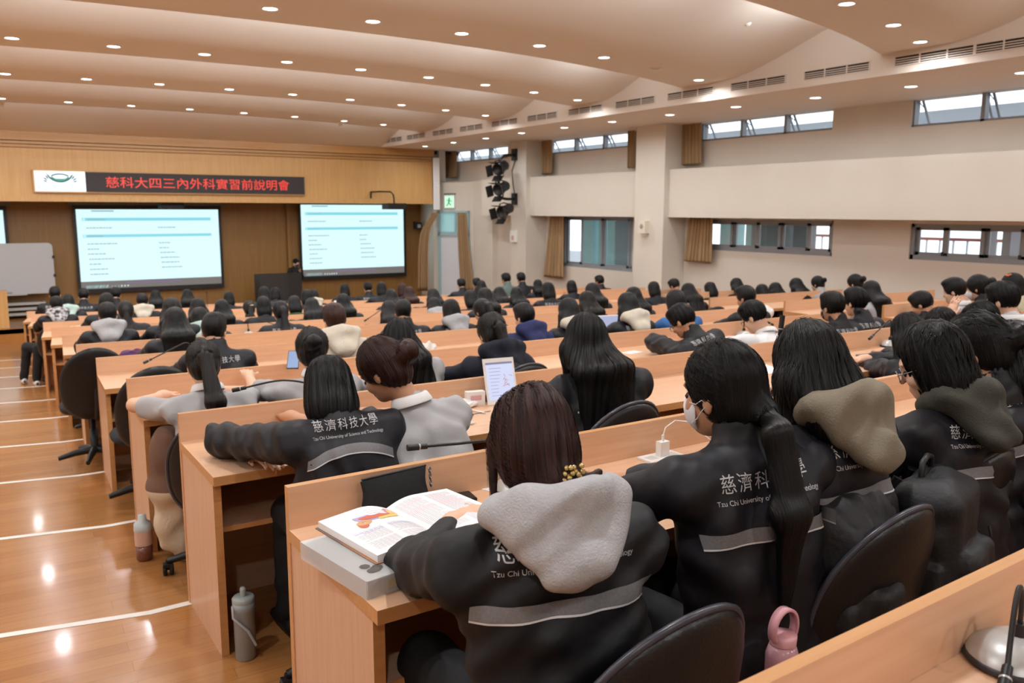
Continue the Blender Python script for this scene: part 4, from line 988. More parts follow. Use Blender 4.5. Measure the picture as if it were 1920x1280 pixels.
def mask_me(J, col):
    R = J['R']; h = lambda v: hw(J, v)
    f = field([ell(h((0, .040, -.055)), (.064, .068, .066), R), ('k', .02, cap(h((0, .10, -.03)), h((0, .108, -.05)), .010, .012))], .03, [(ell(h((0, .01, -.055)), (.07, .062, .1), R), .004)], [(R@np.array((0, -.15, 1.0)), float((R@np.array((0, -.15, 1.0)))@h((0, .1, -.018)))), (R@np.array((0, -1.0, 0)), float((R@np.array((0, -1.0, 0)))@h((0, .025, 0))))])
    c = J['hd']; V, F = nets(f, c-.17, c+.17, .005); return mesh_np('mask', V, F, [col], True)
def loops(J, root, parent_mask):
    b = MB()
    for s in (-1, 1):
        b = MB(); b.tube([hw(J, q) for q in ((s*.058, .058, -.03), (s*.072, .03, -.033), (s*.080, .004, -.02), (s*.081, -.014, -.03), (s*.080, .004, -.045), (s*.072, .03, -.07), (s*.058, .058, -.085))], .0014, 5); b.build('ear_loop', M_WHITE, parent_mask)
def glasses(J, root, m=None):
    b = MB()
    for s in (-1, 1):
        b.tube([hw(J, (s*.032+.022*math.cos(a), .105-.008*abs(math.cos(a)), -.02+.018*math.sin(a))) for a in np.linspace(0, 6.283, 17)], .0017, 5, cap=False)
        b.tube([hw(J, (s*.054, .10, -.015)), hw(J, (s*.074, .06, -.013)), hw(J, (s*.079, .0, -.012)), hw(J, (s*.078, -.02, -.03))], .0017, 5)
    b.tube([hw(J, (-.01, .106, -.017)), hw(J, (.01, .106, -.017))], .0016, 5)
    b.build('glasses', m or M_BLACK, root)
def eyes(J, root):
    for s in (-1, 1):
        b = MB().lathe([(.0001, -.011), (.007, -.008), (.011, 0), (.007, .008), (.0001, .011)], 12, M=Matrix.Translation(hw(J, (s*.032, .078, -.018))))
        b.build('eye', mat('eye_dark', '1B1412', rough=.2), root)
_pc = {}
def tsmooth(V, F, it=1):
    for _ in range(it):
        A = np.zeros_like(V); c = np.zeros(len(V), f32)
        for k in range(4):
            a, b = F[:, k], F[:, (k+1) % 4]; np.add.at(A, a, V[b]); np.add.at(c, a, 1)
        V = V*.5+.5*A/np.maximum(c, 1)[:, None]
    return V
def person(sp, lv, key=None):
    """builds one figure (or reuses its meshes when key was built before); returns root body object"""
    J = skel(sp); J.update({k: sp[k] for k in ('hdirL', 'hdirR') if k in sp})
    hb = {0: .0062, 1: .0085, 2: .012}[lv]; hc = {0: .0085, 1: .011, 2: .016}[lv]; hh = {0: .0052, 1: .0072, 2: .0105}[lv]
    lo, hi = bnd(J); lo = lo-.22; hi = hi+.26
    def cached(k, fn):
        if key is None: return fn()
        if (key, k) not in _pc: _pc[(key, k)] = fn()
        return _pc[(key, k)]
    def mk(nm, f, l, h_, g, m, sm=1):
        def go():
            V, F = nets(f, l, h_, g); V = tsmooth(V, F, sm); return mesh_np(nm, V, F, [m], True)
        return go
    def setm(o, m):
        if o.data.materials[0] is not m: o.material_slots[0].link = 'OBJECT'; o.material_slots[0].material = m
        return o
    skin = sp.get('skin', M_SKIN)
    root = setm(obj('person', cached('body', mk('person', body_f(J, .0088 if lv < 2 else .011), lo, hi, hb, skin, 1))), skin)
    kind = sp.get('outfit', 'jacket'); om = sp.get('om', M_JACK)
    jm = cached(kind, mk('top', jacket_f(J, kind, sp.get('seed', 1), amp=.006 if lv < 2 else .004), lo, hi, hc, om, 1))
    setm(obj({'jacket': 'jacket', 'hoodie': 'hoodie', 'polo': 'polo_shirt', 'shirt': 'shirt'}[kind], jm, root), om)
    obj('trousers', cached('tr', mk('trousers', trousers_f(J), lo, hi, .016 if lv < 2 else .022, M_TRS, 1)), root)
    for q in 'LR':
        A = J[q+'A']; obj('shoe', SHOE_W if sp.get('wshoe') else SHOE_ME, root, (A[0], A[1]+.01, A[2]-.09))
    hk = sp.get('hair', 'long'); hm = sp.get('hm', HB); f = hair_f(J, hk, sp.get('seed', 3))
    c = J['hd']
    def hgo():
        V, F = nets(f, c-np.array((.26, .36, .62)), c+np.array((.26, .24, .2)), hh); V = tsmooth(V, F, 1); nf = len(F)
        if lv < 2:
            st = 26 if hk.startswith('long') or hk.startswith('pony') else (7 if hk.startswith('short') else 15); V2, F2 = strands(f, J, hk, 2600 if lv == 0 else 800, sp.get('seed', 3)+11, .0018 if lv == 0 else .0028, st); F = np.concatenate([F, F2+len(V)]); V = np.concatenate([V, V2])
        V = (V-c)@J['R']
        return mesh_np('hair', V, F, [hm], True)
    ho = setm(obj('hair', cached('hair'+hk, hgo), root), hm)
    Mx = Matrix.Identity(4)
    for i in range(3):
        for k in range(3): Mx[i][k] = J['R'][i, k]
        Mx[i][3] = J['hd'][i]
    ho.matrix_local = Mx
    if sp.get('hood') is not None:
        l, h_ = J['nb']-.3, J['nb']+.25; hs = sp.get('hoodsize', 1.0)
        setm(obj('hood', cached('hood', mk('hood', hood_f(J, size=hs, seed=sp.get('seed', 5), hl=sp.get('hoodlen', 1.0), dep=sp.get('hooddepth', 1.0)), l, h_, {0: .006, 1: .008, 2: .013}[lv], sp['hood'], 1)), root), sp['hood'])
    elif kind in ('polo', 'shirt'):
        def cgo():
            nb, t, bk, sx = J['nb'], J['t'], J['bk'], J['sx']; P = []
            for a in np.linspace(math.radians(-60), math.radians(240), 21):
                u = sx*math.cos(a)*.066+bk*(math.sin(a)*.066); o = nb+u-bk*.012
                P.append([o+t*.030+u*.10, o+t*.052, o+t*.045+u*.16, o+t*.016+u*.34, o+t*.010+u*.32])
            b = MB(); b.grid(P, 0, True); return mesh_np('collar', b.v, b.f, [M_COLLAR], True)
        obj('collar', cached('collar', cgo), root)
    if sp.get('print'):
        pk = (key, 'print')
        if key is None or pk not in _pc:
            n0 = set(root.children); uniform_print(J, jm, root, lv=sp.get('plv', 0 if lv < 2 else 1), tcun=sp['print'] == 'TCUN', **sp.get('pk', {}))
            if key is not None: _pc[pk] = [(o.name.split('.')[0], o.data, [(q.name.split('.')[0], q.data) for q in o.children]) for o in root.children if o not in n0]
        else:
            for nm, d, ch in _pc[pk]:
                o = obj(nm, d, root)
                for n2, d2 in ch: obj(n2, d2, o)
    if sp.get('mask') is not None:
        mo = obj('face_mask', cached('mask', lambda: mask_me(J, sp['mask'])), root)
        if lv < 2: loops(J, root, mo)
    if sp.get('glasses'): glasses(J, root, sp['glasses'] if sp['glasses'] is not True else None)
    if lv < 2 and sp.get('face', True): eyes(J, root)
    return root, J

# ------------------------------------------------------------------ seating the people
def rowplane(px, py, n, off):
    a = ang(n); b = np.array(base(n)); nv = np.array((-math.sin(a), math.cos(a), 0)); d = ray(px, py); w = CAM+d*(((b+nv*off-CAM)@nv)/(d@nv))
    return float((w-b)@np.array((math.cos(a), math.sin(a), 0))), float(w[2]-b[2])
def rowz(px, py, n, z):
    w = atz(px, py, z-n*DROP)-np.array(base(n)); a = ang(n); return float(w[0]*math.cos(a)+w[1]*math.sin(a)), float(-w[0]*math.sin(a)+w[1]*math.cos(a))
PEOPLE = []                                   # (n, lx, object, description)
def RP(px, py, n, ly): q = rowplane(px, py, n, ly); return (q[0], ly, q[1])
def near_person(px, py, n, desc, off=-.82, yh=.13, hipdx=0.0, chairdx=None, lv=0, **sp):
    lx, h = rowplane(px, py, n, off); rx, ry = lx, off-yh
    sp['head'] = (0, yh, h); sp.setdefault('hip', (hipdx, 0, .53))
    for k in ('LE', 'RE', 'LW', 'RW'):
        if k in sp: a = sp[k]; sp[k] = (a[0]-rx, a[1]-ry, a[2])
    if 'nbd' in sp: sp['nb'] = tuple(np.array(sp['head'])+np.array(sp.pop('nbd')))
    o, J = person(sp, lv); o.location = W(n, rx, ry); o.rotation_euler = (0, 0, ang(n))
    PEOPLE.append((n, lx, o, desc)); o['_c'] = (rx+hipdx if chairdx is None else chairdx, ry-.02); return o, J
def far_person(px, py, n, desc, pose='up', yaw=0.0, **sp):
    off = {'up': -.82, 'lean': -.72, 'low': -.66}[pose]; zh, yh, pit = {'up': (1.14, .13, 16), 'lean': (1.04, .25, 30), 'low': (.95, .32, 38)}[pose]
    lx, h = rowplane(px, py, n, off); s = min(1.10, max(.92, h/zh))
    sp.update(head=(0, yh, zh), hr=(sp.pop('hy', 0), pit, 0)); lv = 2
    key = 'far-%s-%s%s' % (pose, sp['hr'][0], '-side' if sp.get('side') else '') + ('-b' if sp.get('mask') is not None else '')
    if pose == 'up' and 'LE' not in sp: sp.update(RE=(.25, .26, .815), LE=(-.25, .26, .815), LW=(-.06, .46, .80), RW=(.06, .46, .80))
    o, J = person(sp, lv, key); a = ang(n)+math.radians(yaw)
    hx_, hy_ = -yh*s*math.sin(math.radians(yaw)), yh*s*math.cos(math.radians(yaw))
    o.location = W(n, lx-hx_, off-hy_, max(0, h-zh*s)*.0); o.rotation_euler = (0, 0, a); o.scale = (s, s, s)
    PEOPLE.append((n, lx, o, desc)); o['_c'] = (lx-hx_, off-hy_-.02); return o

G, NB_, K2, OL, CR, MT = M_HOODG, None, mat('khaki_fleece', '7A7160', rough=.9, bump=.25, bscale=200), mat('olive_fleece', '3C3B33', rough=.9, bump=.25, bscale=200), mat('cream_fleece', 'CFC6B6', rough=.95, bump=.3, bscale=120), mat('mint_fleece', 'B9D0C8', rough=.95, bump=.3, bscale=120)
BLKH = mat('black_fleece', '121115', rough=.9, bump=.25, bscale=200)
M_MASKW = mat('mask_white', 'E6E6EA', rough=.8); M_MASKP = mat('mask_pale', 'D8CBCD', rough=.8); M_MASKB = mat('mask_blue', '2B3566', rough=.8)
# nearest row
A1p, JA1 = near_person(999, 826, 0, 'with low brown bun and gold clip, grey hood over dark jacket', hr=(-20, 22, 0), hair='lowbun', hm=HBR, outfit='jacket', om=M_JACKB, hood=G, mask=M_MASKW, hoodsize=1.08, hoodlen=.72, tyaw=-16, nbd=(-.02, -.10, -.15), print=True,
    LE=RP(772, 1062, 0, -.50), LW=(.34, -.36, .80), RE=(.62, -.52, .83), RW=(.46, -.36, .80), sw=.195, hipdx=-.01, seed=2, pk=dict(w=.285, down=.022, sag=.0))
A2p, JA2 = near_person(1352, 727, 0, 'with long black ponytail and white face mask', hr=(8, 8, 0), hair='ponylong_low', om=M_JACK, mask=M_MASKW, print=True, tyaw=-12, skin=M_SKIN2,
    LE=(.64, -.56, .84), LW=(.85, -.36, .80), RE=(1.16, -.55, .84), RW=(.98, -.32, .80), seed=4, hipdx=.02, pk=dict(w=.27, hw_=.18))
near_person(1513, 683, 0, 'with long straight black hair and khaki hood', hr=(-12, 20, 0), hair='longh', om=M_JACK, hood=K2, hoodsize=1.0, print=True, tyaw=0, LE=RP(1432, 800, 0, -.42), LW=RP(1418, 735, 0, -.22), RE=(1.5, -.5, .84), seed=6, lv=1)
near_person(1745, 674, 0, 'with glasses, black hair and olive hood, turned left', hr=(22, 24, 0), hair='bob', om=M_JACK, hood=OL, print=True, tyaw=0, glasses=M_STEEL, seed=8, lv=1, nbd=(.05, -.06, -.165))
near_person(1826, 650, 0, 'with tied black hair and pale mask, seen in profile', hr=(14, 22, 0), hair='bunside', om=M_JACK, mask=M_MASKP, print=True, tyaw=4, seed=9, lv=1, off=-.76, skin=M_SKIN2)
near_person(1893, 668, 0, 'with bobbed black hair at the right picture edge', hr=(-20, 24, 0), hair='bob', om=M_JACK, print=True, seed=10, lv=1)
# second row
near_person(616, 728, 1, 'with bobbed black hair and silver lettering across a dark jacket', hr=(-12, 34, 0), hair='bob', om=M_JACK, print=True, LE=(.10, -.34, .82), LW=(.205, -.50, .785), hdirL=(.15, -.95, -.1), RE=(.72, -.42, .82), RW=(.58, -.16, .80), seed=12, sw=.185, off=-.76, yh=.2, nbd=(0, -.118, -.088), pk=dict(w=.255, down=.02, sag=.05, sd=.075, hw_=.165))
near_person(716, 690, 1, 'with side bun, in grey polo, leaning over a neighbour', hr=(30, 34, -4), hair='bunside', hm=HBR, outfit='polo', om=M_POLO, LE=(.50, -.42, .84), LW=(.47, -.12, .82), RE=(.98, -.42, .83), RW=(.8, -.16, .8), hipdx=.17, seed=13, off=-.74, yh=.22, nbd=(.09, -.10, -.15), skin=M_SKIN2)
near_person(1098, 637, 1, 'with very long black hair over a dark printed varsity top', hr=(-28, 12, 0), hair='longer', om=M_JACKB, outfit='hoodie', print='TCUN', seed=14, hipdx=.03, lv=0, tyaw=-18)
near_person(1701, 624, 1, 'with long black hair beside a pencil case', hr=(-15, 22, 0), hair='long', om=M_JACK, seed=15, lv=1, LE=RP(1618, 692, 1, -.42), LW=RP(1655, 690, 1, -.28))
near_person(1762, 611, 1, 'with glasses, head bent and turned towards us', hr=(70, 18, 0), hair='bob', hm=HD, om=M_JACK, glasses=True, seed=16, lv=1, off=-.72)
near_person(1842, 599, 1, 'with short black hair resting on a hand', hr=(5, 34, 0), hair='short', om=M_JACK, seed=17, lv=1, LW=(4.83, -.66, 1.04), LE=(4.72, -.48, .84), hdirL=(.3, -.1, .9))
near_person(1880, 562, 1, 'with short black hair in pale grey shirt, turned left', hr=(-2, 14, 0), hair='short', outfit='shirt', om=mat('pale_shirt', 'C3C3CC', rough=.8), seed=18, lv=1)
# third row
near_person(381, 682, 2, 'with low black ponytail in grey polo, arms spread on desk', hr=(-6, 30, 0), hair='pony', hm=HD, outfit='polo', om=M_POLO, LE=(-.03, -.52, .82), LW=(.16, -.25, .80), RE=(.60, -.52, .82), RW=(.45, -.24, .8), seed=19, lv=1, sw=.18, off=-.74, yh=.22)
near_person(585, 655, 2, 'with tied black hair in grey polo, looking at a phone', hr=(-22, 26, 0), hair='bunside', outfit='polo', om=M_POLO, LE=(.62, -.50, .83), LW=(.66, -.22, .86), seed=20, lv=1)
near_person(748, 636, 2, 'with long black hair over a grey polo shirt', hr=(-12, 22, 0), hair='long', outfit='polo', om=M_POLO, seed=21, lv=1, hipdx=.08)
near_person(922, 623, 2, 'with black ponytail in navy hoodie', hr=(-8, 26, 0), hair='pony', hm=HD, outfit='hoodie', om=M_NAVY, hood=M_NAVY, seed=22, lv=1, sw=.19)
near_person(1279, 600, 2, 'with short hair and glasses, sprawled sideways on the desk', hr=(14, 36, 0), hair='short', om=M_JACKB, print=True, plv=1, LE=RP(1226, 642, 2, -.42), LW=RP(1255, 640, 2, -.30), RE=RP(1342, 632, 2, -.45), RW=RP(1300, 640, 2, -.3), glasses=True, seed=23, lv=1, off=-.66, yh=.30, hipdx=.12, pk=dict(down=.04, w=.26), nbd=(.03, -.13, -.11), skin=M_SKIN2)
near_person(1413, 592, 2, 'with short black hair in white shirt, head bent', hr=(14, 32, 0), hair='short', outfit='shirt', om=M_WSHIRT, seed=24, lv=1, off=-.70, yh=.26, glasses=True, nbd=(.06, -.10, -.14))
near_person(1560, 574, 2, 'with cropped dark hair and mask in dark top', hr=(-10, 8, 0), hair='short', hm=HD, om=M_JACKB, mask=M_BLACK, seed=25, lv=1, skin=M_SKIN2, print=True, plv=1)
near_person(1604, 565, 2, 'with short black hair and grey stripe across a dark jacket', hr=(-4, 8, 0), hair='short', om=M_JACK, print=True, plv=0, seed=26, lv=1, off=-.72)
# further rows: same kinds of pupil, reused
J_, P_, H_ = dict(outfit='jacket', om=M_JACK), dict(outfit='polo', om=M_POLO), dict(outfit='jacket', om=M_JACKB)
def fp(px, py, n, desc, hair, pose=None, **k):
    py += {2: 7, 3: 6, 4: 5, 5: 4, 6: 3, 7: 2}.get(n, 0)
    if pose is None:
        h = rowplane(px, py, n, -.82)[1]; pose = 'up' if h > 1.075 else ('lean' if h > .985 else 'low')
    d = dict(J_); d.update(hair=hair); d.update(k); return far_person(px, py, n, desc, pose, **d)
fp(402, 612, 3, 'with short black hair and glasses in dark jacket', 'short', 'up', hy=-25, print=True)
fp(627, 593, 3, 'with short tousled hair in beige top and cream hood', 'short', om=CR, outfit='hoodie', hood=CR, hm=HBR)
fp(983, 587, 3, 'with short black hair in blue hooded top, looking left', 'short', 'up', outfit='hoodie', om=mat('blue_fleece', '232A55', rough=.9), hy=10, hood=mat('blue_fleece', '232A55'))
fp(1065, 577, 3, 'with long black hair and cream hood', 'longh', hood=CR)
fp(1176, 566, 3, 'with long black hair and white hood', 'longh', hood=CR, print=True)
fp(1266, 560, 3, 'in blue sleeves holding the head with both hands', 'bob', 'up', outfit='hoodie', om=mat('blue_cotton', '2D5C94', rough=.85), LE=(-.26, .22, .84), LW=(-.16, .14, 1.13), RE=(.26, .24, .83), RW=(.08, .36, .9), hdirL=(.8, .1, .5))
fp(1398, 551, 3, 'with cropped hair, face turned left, in dark jacket', 'short', 'up', om=M_JACKB, hy=10, skin=M_SKIN2)
fp(1632, 539, 3, 'with long black hair over grey sleeves', 'long', om=M_POLO, outfit='hoodie')
fp(1728, 562, 2, 'with thick black hair, head bent low', 'short', 'lean', om=M_JACKB, hy=10, skin=M_SKIN2)
fp(1789, 537, 2, 'with black fringe in grey shirt, writing', 'short', 'up', outfit='shirt', om=mat('pale_shirt', 'C3C3CC'), hy=15)
fp(1832, 531, 2, 'with tied black hair and white mask', 'bun', 'up', hy=15, mask=M_MASKW, om=M_JACKB)
CLIP = fp(1897, 527, 2, 'with bobbed black hair and orange hair clip by the wall', 'bob', 'up', om=mat('cream_knit', 'C9C0A4', rough=.95), outfit='hoodie')
fp(1100, 560, 4, 'with long black hair', 'long', hm=HD); fp(904, 577, 4, 'with black ponytail, seen half in profile', 'pony', hy=10)
fp(845, 577, 4, 'with short hair, grey hood and striped dark jacket', 'bob', hood=G, print=True); fp(756, 579, 4, 'with short black hair in dark jacket', 'short', skin=M_SKIN2, hy=-25, print=True)
fp(328, 597, 4, 'with long straight black hair', 'long'); fp(1187, 552, 4, 'with long black hair', 'long')
fp(1602, 525, 4, 'with tied black hair by the window wall', 'bun', hy=10)
fp(202, 586, 5, 'with short black hair and grey hood', 'short', hood=G); fp(322, 577, 5, 'with long black hair', 'long')
fp(375, 594, 5, 'with black hair and mint scarf', 'bob', 'lean', hood=MT); fp(526, 580, 5, 'with thick black ponytail and silver lettering on the back', 'pony', print=True, sw=.18)
fp(729, 579, 5, 'with long black hair, head low', 'long'); fp(909, 554, 5, 'with long brown-black hair', 'long', hm=HD)
fp(1110, 543, 5, 'with long black hair', 'long'); fp(1290, 543, 5, 'with long black hair', 'long'); fp(1428, 543, 5, 'with dark hair and bulky dark coat', 'bob', om=M_NAVY)
fp(1453, 540, 5, 'with long black hair, resting on the desk', 'long'); fp(1492, 532, 5, 'with long black hair by the window wall', 'long'); fp(1532, 527, 5, 'with black bun in pale grey top', 'bun', om=M_POLO, outfit='hoodie', hy=10)
fp(236, 580, 6, 'with black ponytail in dark top', 'pony', hm=HD); fp(371, 574, 6, 'with long black hair', 'long'); fp(416, 576, 6, 'with long black hair', 'long')
fp(494, 570, 6, 'with bobbed black hair', 'bob'); fp(585, 573, 6, 'with long black hair, shoulders low', 'long'); fp(643, 564, 6, 'with long black hair', 'long')
fp(814, 570, 6, 'with long black hair and grey hood', 'longh', hood=G); fp(882, 557, 6, 'with bobbed black hair', 'bob'); fp(968, 550, 6, 'with long black hair hanging forward', 'long', om=M_JACKB)
fp(1027, 541, 6, 'with rounded black bob and lettered jacket', 'bob', print=True); fp(1225, 538, 6, 'with straight black bob', 'bob'); fp(1331, 539, 6, 'with black bob, head low', 'bob'); fp(1380, 532, 6, 'with long black hair', 'long')
fp(200, 565, 7, 'with bobbed black hair', 'bob'); GTI = fp(467, 577, 7, 'with black ponytail and gold tie', 'pony'); fp(552, 568, 7, 'with black hair', 'bob', om=mat('green_cotton', '33502F', rough=.85))
WCL = fp(733, 554, 7, 'with long black hair and white clip', 'long'); fp(812, 554, 7, 'with long black hair', 'long'); fp(936, 550, 7, 'with long black hair', 'long'); fp(1264, 533, 7, 'with cropped black hair', 'short', hy=10, skin=M_SKIN2)
fp(106, 571, 8, 'in checked scarf, legs out in the aisle', 'short', 'up', yaw=8, side=True, hood=mat('checked_scarf', '2B2A2E', rough=.9, col2='C9C7C8', scale=28, detail=0), wshoe=True)
fp(267, 565, 8, 'with short black hair and cream collar', 'short', hood=CR); fp(575, 556, 8, 'with bobbed black hair', 'bob'); fp(767, 550, 8, 'with long brown hair', 'long', hm=HBR); fp(1071, 537, 8, 'with black bob, head low', 'bob')
fp(128, 566, 9, 'with short black hair and mint collar', 'bob', hood=MT); fp(429, 559, 9, 'with bobbed black hair', 'bob'); fp(495, 550, 9, 'with black hair', 'bob'); fp(588, 554, 9, 'with dark bob and pale collar', 'bob', hm=HD, hood=CR)
fp(715, 541, 9, 'with bobbed black hair and dark top', 'bob'); fp(754, 543, 9, 'with short brown-black hair', 'bob', hm=HBR); fp(902, 537, 9, 'with long black hair', 'long'); fp(1008, 535, 9, 'with long black hair, head low', 'long'); fp(1124, 527, 9, 'with cropped black hair', 'short', skin=M_SKIN2, hy=10)
fp(103, 551, 10, 'with short black hair, lettered jacket, beside the aisle', 'short', print=True); fp(157, 554, 10, 'with short black hair and lettered jacket', 'short', print=True); fp(217, 552, 10, 'with short black hair', 'short'); fp(292, 556, 10, 'with long black hair and lettered jacket', 'long', print=True)
fp(352, 554, 10, 'with long black hair and pale grey top', 'long', om=M_POLO, outfit='hoodie'); fp(516, 550, 10, 'with black hair', 'bob'); fp(646, 543, 10, 'with bobbed black hair', 'bob'); fp(690, 540, 10, 'with short black hair and lettered jacket', 'short', print=True)
fp(865, 533, 10, 'with short black hair', 'short'); fp(894, 532, 10, 'with short black hair', 'short'); fp(949, 520, 10, 'with cropped hair in grey-green top', 'short', 'up', outfit='hoodie', om=mat('green_grey_cotton', '5E6D68', rough=.85), hy=10, skin=M_SKIN2); fp(977, 521, 10, 'with short black hair in dark jacket', 'short', 'up')

byrow = {}
for n, lx, o, d in PEOPLE: byrow.setdefault(n, []).append((lx, o, d))
for n, L in byrow.items():
    L.sort(key=lambda q: q[0])
    for i, (lx, o, d) in enumerate(L):
        cx_, cy_ = o['_c']; del o['_c']; rw = ORD[n]
        wd = ('person '+d).split(); tail = ('%s from left, desk row %s' % (ORD[i], ['one', 'two', 'three', 'four', 'five', 'six', 'seven', 'eight', 'nine', 'ten', 'eleven'][n])).split() if n > 1 else []
        if n > 1 and len(wd)+len(tail) > 16: wd = wd[:16-len(tail)]
        while tail and wd[-1].strip(',') in ('a', 'the', 'on', 'by', 'at', 'looking', 'spread', 'sideways', 'across', 'arms', 'sprawled', 'with', 'in', 'stripe', 'grey', 'and'): wd.pop()
        if tail: wd[-1] = wd[-1].rstrip(',')+','
        tag(o, ' '.join(wd+tail), 'person', 'seated students')
        short = d.split(',')[0].replace('with ', '').replace('in ', '')
        lab = 'black swivel chair of the student %s from left in desk row %s' % (ORD[i], ['one', 'two', 'three', 'four', 'five', 'six', 'seven', 'eight', 'nine', 'ten', 'eleven'][n])
        if n == 0: continue
        chair(n, cx_, cy_, rng.uniform(-8, 8) if n > 1 else 0, lab)
# nearest row: the chairs and the empty ones whose backs show
for px, py, lab, top in ((1290, 1158, 'black swivel chair with a rounded back at the bottom picture edge', -1.245), (1700, 958, 'black swivel chair with backpack, behind the khaki hood', -1.15), (1868, 843, 'black swivel chair behind the olive hood, cut by the right picture edge', -1.0)):
    lx, h = rowplane(px, py, 0, top); chair(0, lx, top+.375, 3, lab, 'chairs of the nearest desk row')
chair(0, 2.55, -.90, 6, 'black swivel chair at the right end of the nearest row', 'chairs of the nearest desk row')
for n, px, py, lab in ((1, 1180, 757, 'black swivel chair beside the long-haired student, back showing'), (4, 168, 652, 'black swivel chair pushed out into the aisle, empty'), (3, 285, 687, 'empty black swivel chair beside the aisle, wide back arching over the desk'), (5, 190, 639, 'empty black swivel chair near the aisle, only its top edge showing'), (2, 985, 684, 'black swivel chair behind the navy hoodie'), (8, 1000, 580, 'empty black swivel chair among the middle rows')):
    lx, h = rowplane(px, py, n, -1.28); chair(n, lx, -.90, 5, lab, 'empty black swivel chairs', top=h)
# speaker on stage
sp_ = dict(head=(0, .06, 1.28), hip=(0, 0, .80), nb=(0, -.02, 1.12), hr=(10, 20, 0), hair='short', outfit='jacket', om=M_JACKB, mask=M_MASKB, LE=(-.20, .05, .84), LW=(-.03, .24, 1.02), RE=(.24, .0, .80), RW=(.26, .16, .62), face=False)
def stand(sp):
    o, J = person(sp, 2); return o
_sk = skel
def skel(sp):
    J = _sk(sp)
    if sp.get('standing'):
        for s, q in ((-1, 'L'), (1, 'R')): J[q+'H'] = J['hip']+np.array((s*.09, 0, 0)); J[q+'K'] = np.array((J['hip'][0]+s*.10, .03, .46)); J[q+'A'] = np.array((J['hip'][0]+s*.11, -.02, .09))
    return J
sp_['standing'] = True
q = aty(553, 492, 19.75); o, J = person(sp_, 2); o.location = (float(q[0]), 19.75, ZSTG); o.rotation_euler = (0, 0, math.pi+.25)
s_ = (float(q[2])-ZSTG)/1.28; o.scale = (s_, s_, s_); o.location = (float(q[0]), 19.75, ZSTG)
tag(o, 'person in black standing behind the podium with a microphone and mask', 'person')
mo = MB().tube([(0, 0, -.08), (0, 0, .06)], .014, 8).lathe([(.0001, .06), (.024, .07), (.026, .1), (.0001, .12)], 12).build('microphone', M_BLACK, None)
mw = Vector(J['LW'])+Vector((.01, .07, .03)); R_ = Matrix.Rotation(math.pi+.25, 3, 'Z'); mo.location = Vector(o.location)+(R_ @ mw)*s_; mo.rotation_euler = (.5, 0, 0); tag(mo, 'black hand microphone held by the person on stage', 'microphone')

# ------------------------------------------------------------------ things on and around the desks
ML = MB
def on_row(name, n, lx, ly, lab, cat, z=H_TOP, yaw=0.0, group=None):
    o = empty(name, W(n, lx, ly, z+.0005), ang(n)+math.radians(yaw), lab, cat, group); return o
def gooseneck(n, lx, ly, path, lab, yaw=0.0, big=1.0, tip=.045):
    o = on_row('desk_microphone', n, lx, ly, lab, 'microphone', yaw=yaw, group='gooseneck desk microphones'); k = big
    MB().lathe([(.066*k, 0), (.07*k, .006), (.066*k, .014), (.0001, .014)], 28).build('rubber_ring', mat('mic_ring', '2E2E33', rough=.5), o)
    MB().lathe([(.067*k, .010), (.060*k, .026), (.040*k, .044), (.02*k, .052), (.0001, .054)], 28).build('base', M_SILVER, o)
    MB().tube([(path[0][0], path[0][1], .04), (path[0][0], path[0][1], .075)], [.016, .012], 10).build('socket', M_BLACK, o)
    P = [Vector(p) for p in path]; Q = []
    for i in range(len(P)-1):                      # smooth the neck
        p0, p1, p2, p3 = P[max(i-1, 0)], P[i], P[i+1], P[min(i+2, len(P)-1)]
        for t in np.linspace(0, 1, 6, endpoint=False): Q.append(.5*((2*p1)+(p2-p0)*t+(2*p0-5*p1+4*p2-p3)*t*t+(3*p1-p0-3*p2+p3)*t**3))
    Q.append(P[-1]); MB().tube(Q, .0048, 8).build('gooseneck', M_BLACK, o)
    d = (P[-1]-P[-2]).normalized(); e = P[-1]
    m = MB().tube([e-d*.02, e+d*.004], .009, 10); m.tube([e+d*.008, e+d*(tip)], .0105, 12)
    m.build('capsule', M_BLACK, o); MB().tube([e+d*.004, e+d*.008], .0105, 12).build('band', M_SILVER, o); return o
gooseneck(-1, .815, -.10, [(0, 0, .05), (.0, -.0, .14), (-.015, -.03, .185), (-.04, -.07, .15), (-.075, -.13, .02), (-.10, -.19, -.06)] if False else [(0, 0, .05), (0, 0, .11), (-.012, 0, .145), (-.035, -.005, .13), (-.065, -.015, .07), (-.09, -.025, .03), (-.105, -.03, .022)], 'large silver microphone base at the bottom right picture corner', big=1.25)
